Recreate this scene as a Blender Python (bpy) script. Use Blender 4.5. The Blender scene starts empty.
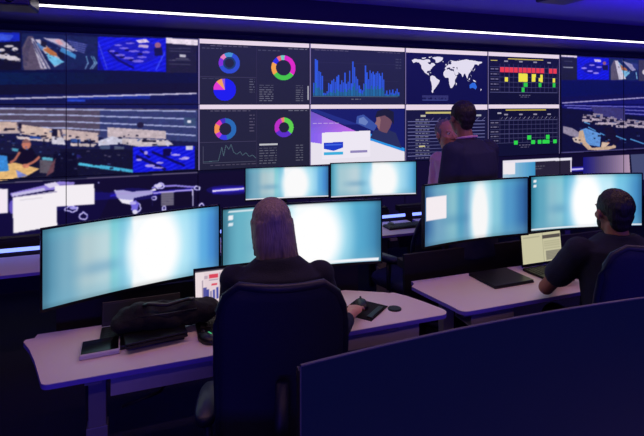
import bpy, bmesh, math, random
import numpy as np
from mathutils import Vector, Matrix, Euler
random.seed(4); rng = np.random.default_rng(4)
S = bpy.context.scene; COL = S.collection
S.view_settings.view_transform = 'Standard'; S.view_settings.look = 'None'
S.view_settings.exposure = 0.0; S.view_settings.gamma = 1.0; S.view_settings.use_curve_mapping = False
PI = math.pi
# ---- frames: the room is turned 20 degrees to the camera; u runs along the video wall, v towards it
TH = math.radians(20); CT, ST = math.cos(TH), math.sin(TH)
HC, FP, CX, CY = 1.75, 480.0, 322.0, 104.0
def W(u, v, z=0.0): return Vector((u*CT - v*ST, u*ST + v*CT, z))
def UV(x, y): return (x*CT + y*ST, -x*ST + y*CT)
ROOM = Matrix.Rotation(TH, 4, 'Z')
# ---- colours
def lin(c): 
    c = c/255.0
    return c/12.92 if c <= 0.04045 else ((c+0.055)/1.055)**2.4
def L(rgb): return (lin(rgb[0]), lin(rgb[1]), lin(rgb[2]), 1.0)
def mat(name, rgb, rough=0.5, metal=0.0, noise=0.0, scale=40.0, bump=0.0, spec=0.5, coat=0.0):
    m = bpy.data.materials.new(name); m.use_nodes = True
    nt = m.node_tree; b = nt.nodes['Principled BSDF']
    b.inputs['Base Color'].default_value = L(rgb); b.inputs['Roughness'].default_value = rough
    b.inputs['Metallic'].default_value = metal; b.inputs['Specular IOR Level'].default_value = spec
    b.inputs['Coat Weight'].default_value = coat
    if noise or bump:
        tc = nt.nodes.new('ShaderNodeTexCoord'); n = nt.nodes.new('ShaderNodeTexNoise')
        n.inputs['Scale'].default_value = scale; n.inputs['Detail'].default_value = 4
        nt.links.new(tc.outputs['Object'], n.inputs['Vector'])
        if noise:
            mx = nt.nodes.new('ShaderNodeMix'); mx.data_type = 'RGBA'
            c = L(rgb); k = 1-noise
            mx.inputs['A'].default_value = (c[0]*k, c[1]*k, c[2]*k, 1); mx.inputs['B'].default_value = (min(1,c[0]*(1+noise)), min(1,c[1]*(1+noise)), min(1,c[2]*(1+noise)), 1)
            nt.links.new(n.outputs['Fac'], mx.inputs['Factor']); nt.links.new(mx.outputs['Result'], b.inputs['Base Color'])
        if bump:
            bp = nt.nodes.new('ShaderNodeBump'); bp.inputs['Strength'].default_value = bump; bp.inputs['Distance'].default_value = 0.01
            nt.links.new(n.outputs['Fac'], bp.inputs['Height']); nt.links.new(bp.outputs['Normal'], b.inputs['Normal'])
    return m
def glow(name, rgb, strength):
    m = bpy.data.materials.new(name); m.use_nodes = True; b = m.node_tree.nodes['Principled BSDF']
    b.inputs['Base Color'].default_value = (.05,.05,.05,1); b.inputs['Emission Color'].default_value = L(rgb); b.inputs['Emission Strength'].default_value = strength
    return m
def screen_mat(name, strength, sampling='AUTO'):
    m = bpy.data.materials.new(name); m.use_nodes = True; nt = m.node_tree; b = nt.nodes['Principled BSDF']
    a = nt.nodes.new('ShaderNodeAttribute'); a.attribute_name = 'picture'
    b.inputs['Base Color'].default_value = (.004,.004,.005,1); b.inputs['Roughness'].default_value = .45; b.inputs['Specular IOR Level'].default_value = .25
    nt.links.new(a.outputs['Color'], b.inputs['Emission Color']); b.inputs['Emission Strength'].default_value = strength
    try: m.cycles.emission_sampling = sampling
    except Exception: pass
    return m
# ---- mesh helpers
def link(name, me, m, parent=None, smooth=False):
    o = bpy.data.objects.new(name, me); COL.objects.link(o)
    for mm in (m if isinstance(m, (list, tuple)) else [m]):
        if mm: me.materials.append(mm)
    if parent: o.parent = parent
    if smooth:
        for p in me.polygons: p.use_smooth = True
    return o
def obj(name, bm, m, parent=None, smooth=False, bevel=0.0, seg=2):
    bmesh.ops.recalc_face_normals(bm, faces=bm.faces[:])
    me = bpy.data.meshes.new(name); bm.to_mesh(me); bm.free()
    o = link(name, me, m, parent, smooth)
    if bevel:
        b = o.modifiers.new('bevel', 'BEVEL'); b.width = bevel; b.segments = seg; b.limit_method = 'ANGLE'; b.angle_limit = math.radians(40)
    return o
def thing(name, label, cat, loc=(0,0,0), rz=0.0, group=None):
    o = bpy.data.objects.new(name, None); COL.objects.link(o); o.empty_display_size = .1
    o.location = loc; o.rotation_euler = (0,0,rz)
    return tag(o, label, cat, group)
def tag(o, label, cat, group=None):
    o['label'] = label; o['category'] = cat
    if group: o['group'] = group
    return o
def struct(o): o['kind'] = 'structure'; return o
def BM(): return bmesh.new()
def box(bm, c, s, M=None, mi=0):
    r = bmesh.ops.create_cube(bm, size=1.0); vs = r['verts']
    T = Matrix.Translation(c) @ (M.to_4x4() if M else Matrix.Identity(4)) @ Matrix.Diagonal((s[0], s[1], s[2], 1))
    bmesh.ops.transform(bm, matrix=T, verts=vs)
    if mi:
        for f in {f for v in vs for f in v.link_faces}: f.material_index = mi
    return vs
def rings(bm, rs, cap=True, closed=True):
    """rs: list of lists of Vectors, one closed ring each; bridged in order"""
    vv = [[bm.verts.new(p) for p in r] for r in rs]
    n = len(vv[0])
    for a, b in zip(vv[:-1], vv[1:]):
        for i in range(n):
            j = (i+1) % n
            bm.faces.new((a[i], a[j], b[j], b[i]))
    if cap:
        bm.faces.new(vv[0][::-1]); bm.faces.new(vv[-1])
    return vv
def frame(d):
    d = Vector(d).normalized(); up = Vector((0,0,1)) if abs(d.z) < .95 else Vector((1,0,0))
    x = up.cross(d).normalized(); return x, d.cross(x).normalized(), d
def tube(bm, pts, r, n=10, cap=True):
    pts = [Vector(p) for p in pts]; rr = r if isinstance(r, (list,tuple)) else [r]*len(pts); out = []
    for i, p in enumerate(pts):
        d = (pts[min(i+1, len(pts)-1)] - pts[max(i-1, 0)])
        x, y, _ = frame(d)
        out.append([p + rr[i]*(math.cos(2*PI*k/n)*x + math.sin(2*PI*k/n)*y) for k in range(n)])
    rings(bm, out, cap)
def capsule(bm, a, b, ra, rb, n=14, m=4):
    a, b = Vector(a), Vector(b); d = b-a
    if d.length < 1e-6: d = Vector((0,0,1e-4))
    x, y, z = frame(d); out = []
    for i in range(m):
        t = -PI/2 + (i+.35)*PI/2/m
        out.append((a + z*ra*math.sin(t), ra*math.cos(t)))
    out.append((a, ra)); out.append((b, rb))
    for i in range(m):
        t = (i+.65)*PI/2/m
        out.append((b + z*rb*math.sin(t), rb*math.cos(t)))
    rings(bm, [[c + r*(math.cos(2*PI*k/n)*x + math.sin(2*PI*k/n)*y) for k in range(n)] for c, r in out])
def ell(bm, c, r, M=None, sub=3):
    vs = bmesh.ops.create_icosphere(bm, subdivisions=sub, radius=1.0)['verts']
    bmesh.ops.transform(bm, matrix=Matrix.Translation(c) @ (M.to_4x4() if M else Matrix.Identity(4)) @ Matrix.Diagonal((r[0], r[1], r[2], 1)), verts=vs)
def sring(c, rx, ry, n=24, p=2.4, M=None):
    """a super-ellipse ring in the local xy plane"""
    out = []
    for k in range(n):
        a = 2*PI*k/n; ca, sa = math.cos(a), math.sin(a)
        q = Vector((rx*math.copysign(abs(ca)**(2/p), ca), ry*math.copysign(abs(sa)**(2/p), sa), 0))
        out.append(Vector(c) + (M @ q if M else q))
    return out
def prism(bm, pts, z0, z1, mi=0):
    a = [bm.verts.new((x,y,z0)) for x,y in pts]; b = [bm.verts.new((x,y,z1)) for x,y in pts]; n = len(pts)
    bm.faces.new(a[::-1]); bm.faces.new(b)
    for i in range(n): bm.faces.new((a[i], a[(i+1)%n], b[(i+1)%n], b[i]))
def remeshed(name, bm, voxel, m, parent=None, smooth=6, disp=None, dscale=.08, post=None):
    """fuse overlapping closed shapes into one continuous smooth surface"""
    me = bpy.data.meshes.new(name+'_raw'); bmesh.ops.recalc_face_normals(bm, faces=bm.faces[:]); bm.to_mesh(me); bm.free()
    t = bpy.data.objects.new('tmp', me); COL.objects.link(t)
    r = t.modifiers.new('r', 'REMESH'); r.mode = 'VOXEL'; r.voxel_size = voxel
    if smooth: 
        s = t.modifiers.new('s', 'SMOOTH'); s.factor = .5; s.iterations = smooth
    if disp:
        tx = bpy.data.textures.new('folds', 'CLOUDS'); tx.noise_scale = dscale
        d = t.modifiers.new('d', 'DISPLACE'); d.texture = tx; d.strength = disp; d.mid_level = .5
    dg = bpy.context.evaluated_depsgraph_get(); dg.update()
    nm = bpy.data.meshes.new_from_object(t.evaluated_get(dg)); nm.name = name; nm.materials.clear()
    bpy.data.objects.remove(t); bpy.data.meshes.remove(me)
    if post: post(nm)
    return link(name, nm, m, parent, True)
def copy_tree(o, parent=None, label=None, group=None):
    c = o.copy(); COL.objects.link(c)
    if parent: c.parent = parent
    if label: c['label'] = label
    if group: c['group'] = group
    for ch in list(o.children): copy_tree(ch, c)
    return c
# ---- camera
cd = bpy.data.cameras.new('camera'); cam = bpy.data.objects.new('camera', cd); COL.objects.link(cam)
cd.sensor_width = 36.0; cd.lens = 36.0*FP/644.0; cd.shift_y = -(218.0-CY)/644.0; cd.clip_start = .05
cam.location = (0,0,HC); cam.rotation_euler = (PI/2, 0, 0); S.camera = cam
S.cycles.use_denoising = True
# ---- shared materials
M_white_top = mat('desk_laminate', (226,214,214), .45, noise=.03, scale=9)
M_edge_lit = mat('desk_edge_blue_light', (120,104,222), .5, noise=.02)  # white edge with the blue light on it put into its colour
M_grey_metal = mat('desk_grey_metal', (150,150,165), .45, .2, noise=.04)
M_tray = mat('tray_metal', (200,192,206), .5, .1, noise=.05)
M_black = mat('black_plastic', (17,17,20), .42, noise=.1, scale=60)
M_black2 = mat('monitor_shell', (20,20,24), .38, noise=.08)
M_bezel = mat('monitor_bezel', (14,14,18), .3, noise=.05)
M_key = mat('keycaps', (24,24,28), .5, noise=.1)
M_fabric = mat('chair_fabric_blue_haze', (14,24,74), .85, noise=.25, scale=300, bump=.3)  # dark fabric, blue haze painted into its colour
M_chair = mat('chair_plastic_blue_haze', (15,22,62), .45, noise=.08)  # same blue haze painted into the dark plastic
M_chrome = mat('chair_metal', (120,120,130), .25, .9, noise=.03)
# ======================= room shell =======================
M_wall = mat('dark_wall_paint', (30,29,40), .8, noise=.08, scale=3)
M_ceil = mat('ceiling_paint', (150,148,160), .85, noise=.05, scale=4)
M_bulk = mat('bulkhead_paint', (30,26,28), .7, noise=.06, scale=3)
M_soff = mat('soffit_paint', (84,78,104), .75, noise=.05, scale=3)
def carpet():
    m = mat('carpet_blue_haze', (10,14,48), .95, noise=.35, scale=180, bump=.4); return m  # dark carpet with the blue haze mixed into its base colour
M_carpet = carpet()
U0, U1, V0, V1, ZC = -4.2, 9.2, -3.6, 5.35, 2.71
VW = 5.11          # face of the video wall
def slab(name, u0, u1, v0, v1, z0, z1, m):
    b = BM(); box(b, W((u0+u1)/2, (v0+v1)/2, (z0+z1)/2), (u1-u0, v1-v0, z1-z0), Matrix.Rotation(TH, 3, 'Z'))
    return struct(obj(name, b, m))
slab('floor', U0, U1, V0, V1, -.1, 0, M_carpet)
slab('ceiling', U0, U1, V0, V1, ZC, ZC+.1, M_ceil)
slab('wall_back', U0, U1, V1, V1+.1, 0, ZC, M_wall)
slab('wall_front', U0, U1, V0-.1, V0, 0, ZC, M_wall)
slab('wall_left', U0-.1, U0, V0, V1, 0, ZC, M_wall)
slab('wall_right', U1, U1+.1, V0, V1, 0, ZC, M_wall)
# bulkhead over the video wall: dark front face, paler soffit below
VB, ZB = 4.20, 2.52
slab('trim_1', U0, U1, VB, V1, ZB+.012, ZC, M_bulk)
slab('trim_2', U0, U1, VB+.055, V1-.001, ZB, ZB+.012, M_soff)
slab('trim_3', U0, U1, VW+.09, V1, 0.0, .34, M_wall)
# plinth under the video wall
M_led_white = glow('ceiling_led', (255,246,250), 3.2)
b = BM(); box(b, W(4.2, VB+.028, ZB+.000), (10.0-.02, .028, .022), Matrix.Rotation(TH,3,'Z'))
t = thing('linear_ceiling_light', 'long white LED line running along the dark ceiling edge above the video wall', 'ceiling light', W(4.2, VB+.028, ZB))
def local(o, parent): o.parent = parent; o.matrix_parent_inverse = Matrix.Identity(4)
b.free(); b = BM(); R3 = Matrix.Rotation(TH,3,'Z')
box(b, (0,0,-.007), (9.98,.026,.014), R3); obj('diffuser', b, M_led_white, t)
b = BM(); box(b, (0,0,.005), (10.0,.05,.012), R3); obj('housing', b, M_bulk, t)
# dark fixtures on the ceiling
def fixture(u, v, w, d, h, label, drop=0.0):
    t = thing('ceiling_fixture', label, 'ceiling fixture', W(u, v, ZC-h-drop), TH)
    b = BM(); box(b, (0,0,h*.45), (w,d,h*.75)); obj('casing', b, M_black2, t, bevel=.015)
    b = BM(); tube(b, [(0,0,h*.8),(0,0,h+drop)], .03, 12); obj('mount', b, M_black, t)
    b = BM(); ell(b, (w*.2,-d*.5,h*.4), (.028,.015,.028)); obj('lens', b, M_bezel, t, True)
fixture(3.25, 3.08, .32, .26, .11, 'dark box-shaped projector hanging from the blue ceiling, top right')
fixture(-.93, 3.80, .40, .30, .13, 'dark grey box hung below the ceiling beyond the left end of the LED line', .19)
# ======================= unseen area lights, no fittings =======================
def area(name, loc, rot, sx, sy, rgb, power, spread=PI):
    l = bpy.data.lights.new(name, 'AREA'); l.shape = 'RECTANGLE'; l.size = sx; l.size_y = sy; l.color = rgb; l.energy = power; l.spread = spread
    o = bpy.data.objects.new(name, l); COL.objects.link(o); o.location = loc; o.rotation_euler = rot; return o
# unseen blue washes: one added to float under the ceiling, one behind the camera
area('blue_ceiling_fill', W(3.6, 3.0, 2.30), (PI-.35, 0, TH), 10.0, .25, (.04,.012,1.0), 75)
area('blue_rear_wash', W(1.5, -3.3, 1.55), (PI/2-.06, 0, TH), 9.0, .6, (.08,.05,1.0), 110)
# unseen pinkish fill strips added above the desks to brighten them
def linear(v, z, power, u=1.6, ln=6.0):
    area('desk_row_fill', W(u, v, z), (0, 0, TH), ln, .06, (1.0,.52,.50), power)
linear(1.9, ZC-.02, 23); linear(-.6, ZC-.02, 18)
area('soffit_fill', W(3.6, VB+.30, ZB-.22), (PI-.3, 0, TH), 9.5, .06, (.08,.05,1.0), 16)  # added blue fill floating below the soffit to brighten it
wd = bpy.data.worlds.new('world'); S.world = wd; wd.use_nodes = True
wd.node_tree.nodes['Background'].inputs[0].default_value = (.02,.02,.10,1); wd.node_tree.nodes['Background'].inputs[1].default_value = .2
# ======================= video wall =======================
TW, THT, ZT, UA = 1.216, .684, 2.43, .493          # tile width, height, top, u of the column boundary left of the dashboards
K0, K1 = -2, 6
NX, NY = 256, 144
NC = K1-K0
IMG = np.zeros((NY*3, NX*NC, 3)); IMG[:] = (12,12,40)
UL = UA + K0*TW
def P2W(px, py):
    """a sight line through the photo meets the wall: (u, z) on its face"""
    dx, dz = (px-CX)/FP, (CY-py)/FP
    t = VW/(CT - ST*dx)
    return (t*dx*CT + t*ST, HC + t*dz)
def cell(u, z): return ((u-UL)/TW*NX, (ZT-z)/THT*NY)
GX, GY = np.meshgrid(np.arange(NX*NC)+.5, np.arange(NY*3)+.5)
def fillc(pts, col, a=1.0):
    """fill a polygon given in cell coordinates; col is a colour or a function of cell coords"""
    xs = [p[0] for p in pts]; ys = [p[1] for p in pts]
    x0, x1 = max(0,int(min(xs))-1), min(NX*NC, int(max(xs))+2); y0, y1 = max(0,int(min(ys))-1), min(NY*3, int(max(ys))+2)
    if x1 <= x0 or y1 <= y0: return
    X, Y = GX[y0:y1, x0:x1], GY[y0:y1, x0:x1]; ins = np.zeros(X.shape, bool); n = len(pts)
    for i in range(n):
        (ax, ay), (bx, by) = pts[i], pts[(i+1)%n]
        if ay == by: continue
        c = ((ay > Y) != (by > Y)) & (X < (bx-ax)*(Y-ay)/(by-ay) + ax)
        ins ^= c
    sub = IMG[y0:y1, x0:x1]
    c = np.array(col, float) if not callable(col) else col(X, Y)[ins]
    sub[ins] = sub[ins]*(1-a) + c*a
def poly(pts, col, a=1.0): fillc([cell(*P2W(*p)) for p in pts], col, a)
def line(p, q, w, col, a=1.0):
    p, q = np.array(p, float), np.array(q, float); d = q-p; n = np.array((-d[1], d[0]))/max(1e-6, np.hypot(*d))*w/2
    poly([tuple(p+n), tuple(q+n), tuple(q-n), tuple(p-n)], col, a)
def pline(ps, w, col, a=1.0):
    for p, q in zip(ps[:-1], ps[1:]): line(p, q, w, col, a)
def oval(cx, cy, rx, ry, col, a=1.0, n=24): poly([(cx+rx*math.cos(2*PI*k/n), cy+ry*math.sin(2*PI*k/n)) for k in range(n)], col, a)
# tile space: column k, row r (0 top), x and y in 0..1
def T(k, r, x, y): return ((k-K0+x)*NX, (r+y)*NY)
def trect(k, r, x0, y0, x1, y1, col, a=1.0): fillc([T(k,r,x0,y0), T(k,r,x1,y0), T(k,r,x1,y1), T(k,r,x0,y1)], col, a)
def tpoly(k, r, pts, col, a=1.0): fillc([T(k,r,*p) for p in pts], col, a)
def tsec(k, r, cx, cy, r0, r1, a0, a1, col):
    """ring sector, radii in tile heights, degrees clockwise from the top"""
    n = 18; r0, r1 = r0*.94, r1*.94; A = [math.radians(a0+(a1-a0)*i/n) for i in range(n+1)]; f = THT/TW
    p = [(cx+r1*f*math.sin(t), cy-r1*math.cos(t)) for t in A] + [(cx+r0*f*math.sin(t), cy-r0*math.cos(t)) for t in A[::-1]]
    tpoly(k, r, p, col)
def tline(k, r, ps, w, col):
    for p, q in zip(ps[:-1], ps[1:]):
        a = np.array(T(k,r,*p)); c = np.array(T(k,r,*q)); d = c-a; n = np.array((-d[1], d[0]))/max(1e-6, np.hypot(*d))*w/2
        fillc([tuple(a+n), tuple(c+n), tuple(c-n), tuple(a-n)], col)
def words_(k, r, x0, x1, y, h, col, seed=0, gap=.012):
    """a line of writing too small to read in the photo: little word-shaped dashes"""
    q = random.Random(seed); x = x0
    while x < x1:
        w = q.uniform(.02, .05); trect(k, r, x, y+h*.12, min(x+w, x1), y+h*.8, col, .62); x += w+gap
BAR = (240,222,240); SEAM = (128,112,160); DK = (38,36,62)
# ---------- column 0: dashboards ----------
def dash(r):
    k = 0
    trect(k,r,0,0,1,1,DK); trect(k,r,0,0,1,.07,BAR)
    words_(k,r,.1,.45,.085,.02,(120,118,140),r); words_(k,r,.8,.98,.09,.02,(150,148,165),r+5)
    trect(k,r,.505,.09,.508,1,(52,50,80)); trect(k,r,0,.575,.5,.583,(70,68,98))
dash(0); dash(1)
B1, TEAL, MAG, GRN, ORG, PUR = (40,70,235), (30,110,150), (225,50,215), (70,205,80), (255,160,70), (130,50,220)
k = 0
tsec(k,0,.265,.36,.105,.175,20,250,(50,80,215)); tsec(k,0,.265,.36,.105,.175,250,300,PUR); tsec(k,0,.265,.36,.105,.175,300,330,(240,130,190)); tsec(k,0,.265,.36,.105,.175,330,380,(70,150,215))
tsec(k,0,.265,.36,.075,.105,0,360,(28,62,110))
tsec(k,0,.225,.775,0,.185,0,270,(28,30,245)); tsec(k,0,.225,.775,0,.185,270,315,(235,60,215)); tsec(k,0,.225,.775,0,.185,315,345,(255,165,90)); tsec(k,0,.225,.775,0,.185,345,360,(150,90,220))
tsec(k,0,.755,.41,.135,.215,5,125,(228,40,205)); tsec(k,0,.755,.41,.135,.215,125,235,(70,205,75)); tsec(k,0,.755,.41,.135,.215,235,295,(250,165,70)); tsec(k,0,.755,.41,.135,.215,295,325,(40,50,240)); tsec(k,0,.755,.41,.135,.215,325,345,(240,110,120)); tsec(k,0,.755,.41,.135,.215,345,365,(120,210,200))
for i in range(8):
    words_(k,0,.53,.66,.69+i*.035,.018,(140,138,155),i); words_(k,0,.87,.94,.69+i*.035,.018,(130,128,145),i+20)
for i in range(6): words_(k,0,.44,.49,.60+i*.04,.018,(130,128,150),i+40)
trect(k,0,.985,.70,.995,.93,(180,178,190))
words_(k,0,.52,.72,.13,.018,(105,103,130),3); words_(k,0,.03,.2,.13,.018,(105,103,130),4); words_(k,0,.03,.22,.60,.018,(105,103,130),6)
tsec(k,1,.23,.38,.10,.18,0,170,(40,105,185)); tsec(k,1,.23,.38,.10,.18,170,215,(60,60,235)); tsec(k,1,.23,.38,.10,.18,215,245,(190,60,210)); tsec(k,1,.23,.38,.10,.18,245,300,(250,150,80)); tsec(k,1,.23,.38,.10,.18,300,330,(225,60,180)); tsec(k,1,.23,.38,.10,.18,330,360,(70,50,200))
tsec(k,1,.76,.37,.09,.17,0,130,(95,215,80)); tsec(k,1,.76,.37,.09,.17,130,240,(95,50,210)); tsec(k,1,.76,.37,.09,.17,240,340,(195,50,205)); tsec(k,1,.76,.37,.09,.17,340,360,(240,130,120))
cv = [(.04,.88),(.17,.87),(.2,.66),(.215,.80),(.235,.63),(.26,.70),(.28,.62),(.30,.74),(.33,.78),(.36,.74),(.38,.80),(.41,.76),(.44,.82),(.47,.80),(.50,.85)]
tline(k,1,cv,1.3,(78,104,116)); tline(k,1,[(.04,.64),(.04,.90),(.5,.90)],.8,(85,83,110))
words_(k,1,.1,.5,.93,.016,(100,98,120),8); trect(k,1,.53,.625,.70,.65,(200,198,205))
for i in range(7):
    words_(k,1,.53,.69,.69+i*.04,.018,(135,133,150),i+60); words_(k,1,.87,.94,.66+i*.04,.018,(130,128,145),i+80)
for i in range(6): words_(k,1,.44,.49,.16+i*.05,.02,(120,118,140),i+90)
# ---------- column 1: bar chart over a web page ----------
k = 1
trect(k,0,0,0,1,1,(36,36,70)); trect(k,0,0,0,1,.07,BAR)
words_(k,0,.05,.4,.09,.018,(120,118,140),2); words_(k,0,.7,.95,.09,.018,(110,108,130),9)
for i in range(7): trect(k,0,.03,.2+i*.1,.93,.203+i*.1,(50,50,84))
hs = [.22,.62,.60,.42,.40,.34,.05,.04,.08,.22,.20,.26,.29,.24,.33,.36,.20,.27,.23,.40,.21,.25,.44,.22,.60,.50,.34,.30,.18,.12,.10,.22,.54,.42,.30,.45,.40,.43,.38,.41,.44,.40,.36,.42,.30,.04,.10,.03,.11,.06,.12,.05,.09,.13,.07]
for i, h in enumerate(hs):
    x = .035 + i*.0165; trect(k,0,x,.86-h*.98,x+.0135,.86,(50,92,225))
    g = h*.98*(.35 if i < 20 else .45); trect(k,0,x,.86-g*(.6+.4*math.sin(i*1.7)**2),x+.0135,.86,(35,105,170))
trect(k,0,.03,.865,.92,.875,(90,120,150)); words_(k,0,.42,.52,.91,.02,(150,148,160),3)
for i in range(4): words_(k,0,.9,.96,.2+i*.05,.02,(90,90,120),i+11)
def pinkgrad(X, Y):
    x = (X/NX - (k-K0)); y = (Y/NY-1); c0, c1, c2 = np.array((110,90,225.)), np.array((205,105,225.)), np.array((240,130,200.))
    t = np.clip(x*1.7,0,1)[...,None]; return (c0*(1-t)+c1*t)*(1-.25*np.clip(1-y*2,0,1)[...,None]) + .1*c2
trect(k,1,0,0,1,.07,BAR); trect(k,1,0,.07,1,1,(238,232,246))
tpoly(k,1,[(0,.07),(1,.07),(1,.80),(.5,.55),(0,.10)],(22,32,105))
tpoly(k,1,[(0,.1),(.62,.57),(.62,.80),(0,.62)],pinkgrad)
tpoly(k,1,[(.62,.50),(1,.78),(1,.84),(.62,.62)],(40,150,235))
tpoly(k,1,[(.0,.09),(.35,.34),(.5,.34),(.05,.07)],(35,45,140))
tpoly(k,1,[(.48,.20),(.55,.17),(.70,.36),(.66,.46),(.47,.32)],(60,85,165)); tpoly(k,1,[(.50,.24),(.55,.21),(.60,.30),(.57,.36),(.50,.32)],(110,130,200))
tpoly(k,1,[(.62,.58),(.66,.45),(.78,.42),(.90,.50),(.97,.78)],(40,45,95))                       # shirt of the person in the picture
tpoly(k,1,[(.69,.20),(.72,.14),(.80,.12),(.85,.18),(.86,.30),(.84,.40),(.80,.50),(.75,.48),(.715,.45),(.70,.40),(.695,.36),(.672,.335),(.688,.28)],(112,78,96)); tpoly(k,1,[(.69,.20),(.71,.16),(.735,.26),(.72,.44),(.70,.40),(.695,.36),(.672,.335),(.688,.28)],(150,108,116))
tpoly(k,1,[(.67,.22),(.70,.11),(.80,.07),(.88,.13),(.88,.36),(.84,.26),(.78,.19),(.70,.22)],(32,28,60))
words_(k,1,.03,.30,.30,.02,(220,200,240),5)
tpoly(k,1,[(.12,.47),(.62,.45),(.62,.90),(.12,.92)],(246,240,252))
tpoly(k,1,[(.14,.64),(.335,.63),(.335,.73),(.24,.78),(.14,.74)],(28,58,205)); trect(k,1,.155,.665,.32,.69,(70,110,235))
trect(k,1,.14,.80,.335,.845,(60,180,225)); trect(k,1,.41,.785,.59,.825,(150,140,195))
# ---------- column 2: world map over a table ----------
k = 2
trect(k,0,0,0,1,1,(18,18,78)); trect(k,0,0,0,1,.075,BAR)
CONT = [
 [(-168,66),(-156,71),(-130,70),(-115,68),(-95,72),(-82,70),(-80,62),(-94,60),(-88,55),(-80,52),(-76,58),(-66,59),(-56,52),(-65,46),(-70,43),(-76,36),(-81,31),(-80,26),(-84,30),(-97,27),(-97,20),(-88,21),(-88,16),(-83,10),(-79,9),(-86,12),(-95,16),(-106,21),(-114,30),(-122,37),(-124,48),(-134,58),(-150,60),(-160,56),(-165,61)],
 [(-80,8),(-72,12),(-60,9),(-50,1),(-35,-6),(-39,-16),(-48,-26),(-57,-36),(-65,-44),(-68,-54),(-74,-50),(-72,-30),(-76,-14),(-81,-5)],
 [(-55,60),(-44,60),(-22,70),(-18,80),(-40,83),(-66,80),(-72,77),(-56,70)],
 [(-17,15),(-16,25),(-6,35),(10,37),(20,32),(33,31),(43,12),(51,11),(40,-4),(40,-16),(33,-26),(26,-34),(18,-33),(12,-18),(9,4),(-8,5)],
 [(-10,37),(-9,43),(-1,45),(-4,48),(5,52),(9,57),(12,55),(20,55),(24,60),(20,64),(26,66),(15,69),(5,61),(9,58),(6,63),(20,71),(40,68),(60,70),(75,73),(100,77),(115,74),(140,73),(160,70),(180,69),(178,64),(163,60),(160,53),(155,58),(140,58),(136,48),(128,40),(129,35),(126,34),(122,40),(121,30),(110,20),(107,12),(103,2),(98,10),(92,22),(86,20),(80,7),(72,20),(62,25),(56,26),(58,20),(45,12),(35,28),(36,37),(27,37),(26,41),(20,37),(13,45),(18,40),(12,44),(3,42),(-2,36)],
 [(-8,51),(-4,58),(1,52)], [(131,31),(141,36),(143,44),(137,36)], [(95,5),(106,-6),(114,-8),(104,-3)], [(109,1),(117,6),(117,-3)], [(131,-1),(141,-3),(150,-10),(138,-8)], [(119,18),(122,17),(125,8)], [(44,-13),(50,-16),(46,-25)],
 [(173,-35),(178,-38),(168,-47),(172,-41)], [(-24,66),(-14,66),(-18,63)], [(-90,80),(-70,83),(-85,76)], [(-120,77),(-100,78),(-105,74),(-120,72)], [(52,71),(68,77),(56,73)], [(-85,22),(-75,20),(-78,23)]]
def geo(lo, la): return (.078 + (lo+168)*.855/348, .125 + (84-la)*.685/140)
for c in CONT: tpoly(k,0,[geo(*p) for p in c],(236,226,244))
tpoly(k,0,[geo(*p) for p in [(114,-22),(122,-17),(130,-12),(137,-13),(142,-11),(150,-23),(153,-30),(146,-39),(138,-34),(129,-32),(116,-35)]],(45,105,225))
for c in ([(-95,60),(-88,56),(-82,53),(-78,56),(-80,62)], [(28,46),(40,46),(38,42),(30,42)], [(48,46),(53,46),(53,37),(50,38)]): tpoly(k,0,[geo(*p) for p in c],(18,18,78))
for i in range(40): trect(k,0,.2+i*.0078,.84,.2+i*.0078+.005,.84+.03+.06*random.random(),(70,72,140))
trect(k,0,.2,.92,.5,.94,(62,64,130)); trect(k,0,.5,.90,.82,.905,(60,62,125))
trect(k,1,0,0,1,1,(24,22,64)); trect(k,1,0,0,1,.095,BAR)
trect(k,1,.24,.135,.62,.165,(205,195,120)); trect(k,1,.18,.19,.24,.225,(190,185,170)); trect(k,1,.86,.19,.92,.225,(170,165,180))
for i in range(11):
    y = .30 + i*.062
    trect(k,1,.03,y,.97,y+.012,(110,106,160)); words_(k,1,.12,.28,y-.036,.022,(190,185,200),i)
for i in range(9): tline(k,1,[(.30+i*.08,.29),(.335+i*.08,.24)],1,(120,116,165))
trect(k,1,.16,.74,.23,.765,(215,205,130)); words_(k,1,.12,.36,.955,.022,(170,165,190),31)
# ---------- column 3: two status matrices ----------
k = 3
def matrix(r, y0, nrow, dy):
    trect(k,r,0,0,1,1,(20,18,52)); trect(k,r,0,0,1,.075,BAR)
    for i in range(nrow+1): trect(k,r,.03,y0+i*dy,.97,y0+i*dy+.01,(78,76,120))
    for i in range(14): trect(k,r,.16+i*.0616,y0-.05,.164+i*.0616,y0+nrow*dy,(70,68,112))
    for i in range(nrow): words_(k,r,.04,.14,y0+i*dy+.035,.03,(170,166,190),i)
    for i in range(4): trect(k,r,.22+i*.2,y0-.12,.27+i*.2,y0-.095,(150,146,170))
    words_(k,r,.42,.58,y0+nrow*dy+.05,.02,(160,156,180),3); words_(k,r,.44,.56,y0+nrow*dy+.09,.02,(140,136,165),5)
def mcell(r, y0, dy, x, row, col, w=1, h=1.0, dyo=0): trect(k,r,.166+x*.0616,y0+row*dy+.008+dyo*dy,.16+(x+w)*.0616-.003,y0+(row+h)*dy-.004+dyo*dy,col)
RED, YEL, GR = (240,62,80), (245,232,70), (45,205,75)
matrix(0,.275,5,.098); trect(k,0,.04,.15,.13,.17,(205,188,90)); trect(k,0,.27,.108,.76,.128,(225,205,80)); trect(k,0,.36,.135,.62,.142,(120,112,90))
for x in range(13):
    if x not in (10,): mcell(0,.275,.098,x,0,RED,1,1.15)
for x in (4,5): mcell(0,.275,.098,x,1,YEL,1,1.0,.15); mcell(0,.275,.098,x,2,YEL,1,.9,.05)
mcell(0,.275,.098,4,1,YEL,2.2,1.7,.2); mcell(0,.275,.098,7,1,YEL,1,1.7,.2); mcell(0,.275,.098,7.5,1,YEL,.6,.8,.2); mcell(0,.275,.098,9,1,YEL,.7,1.7,.3); mcell(0,.275,.098,8.6,2,YEL,1,.8)
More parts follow.
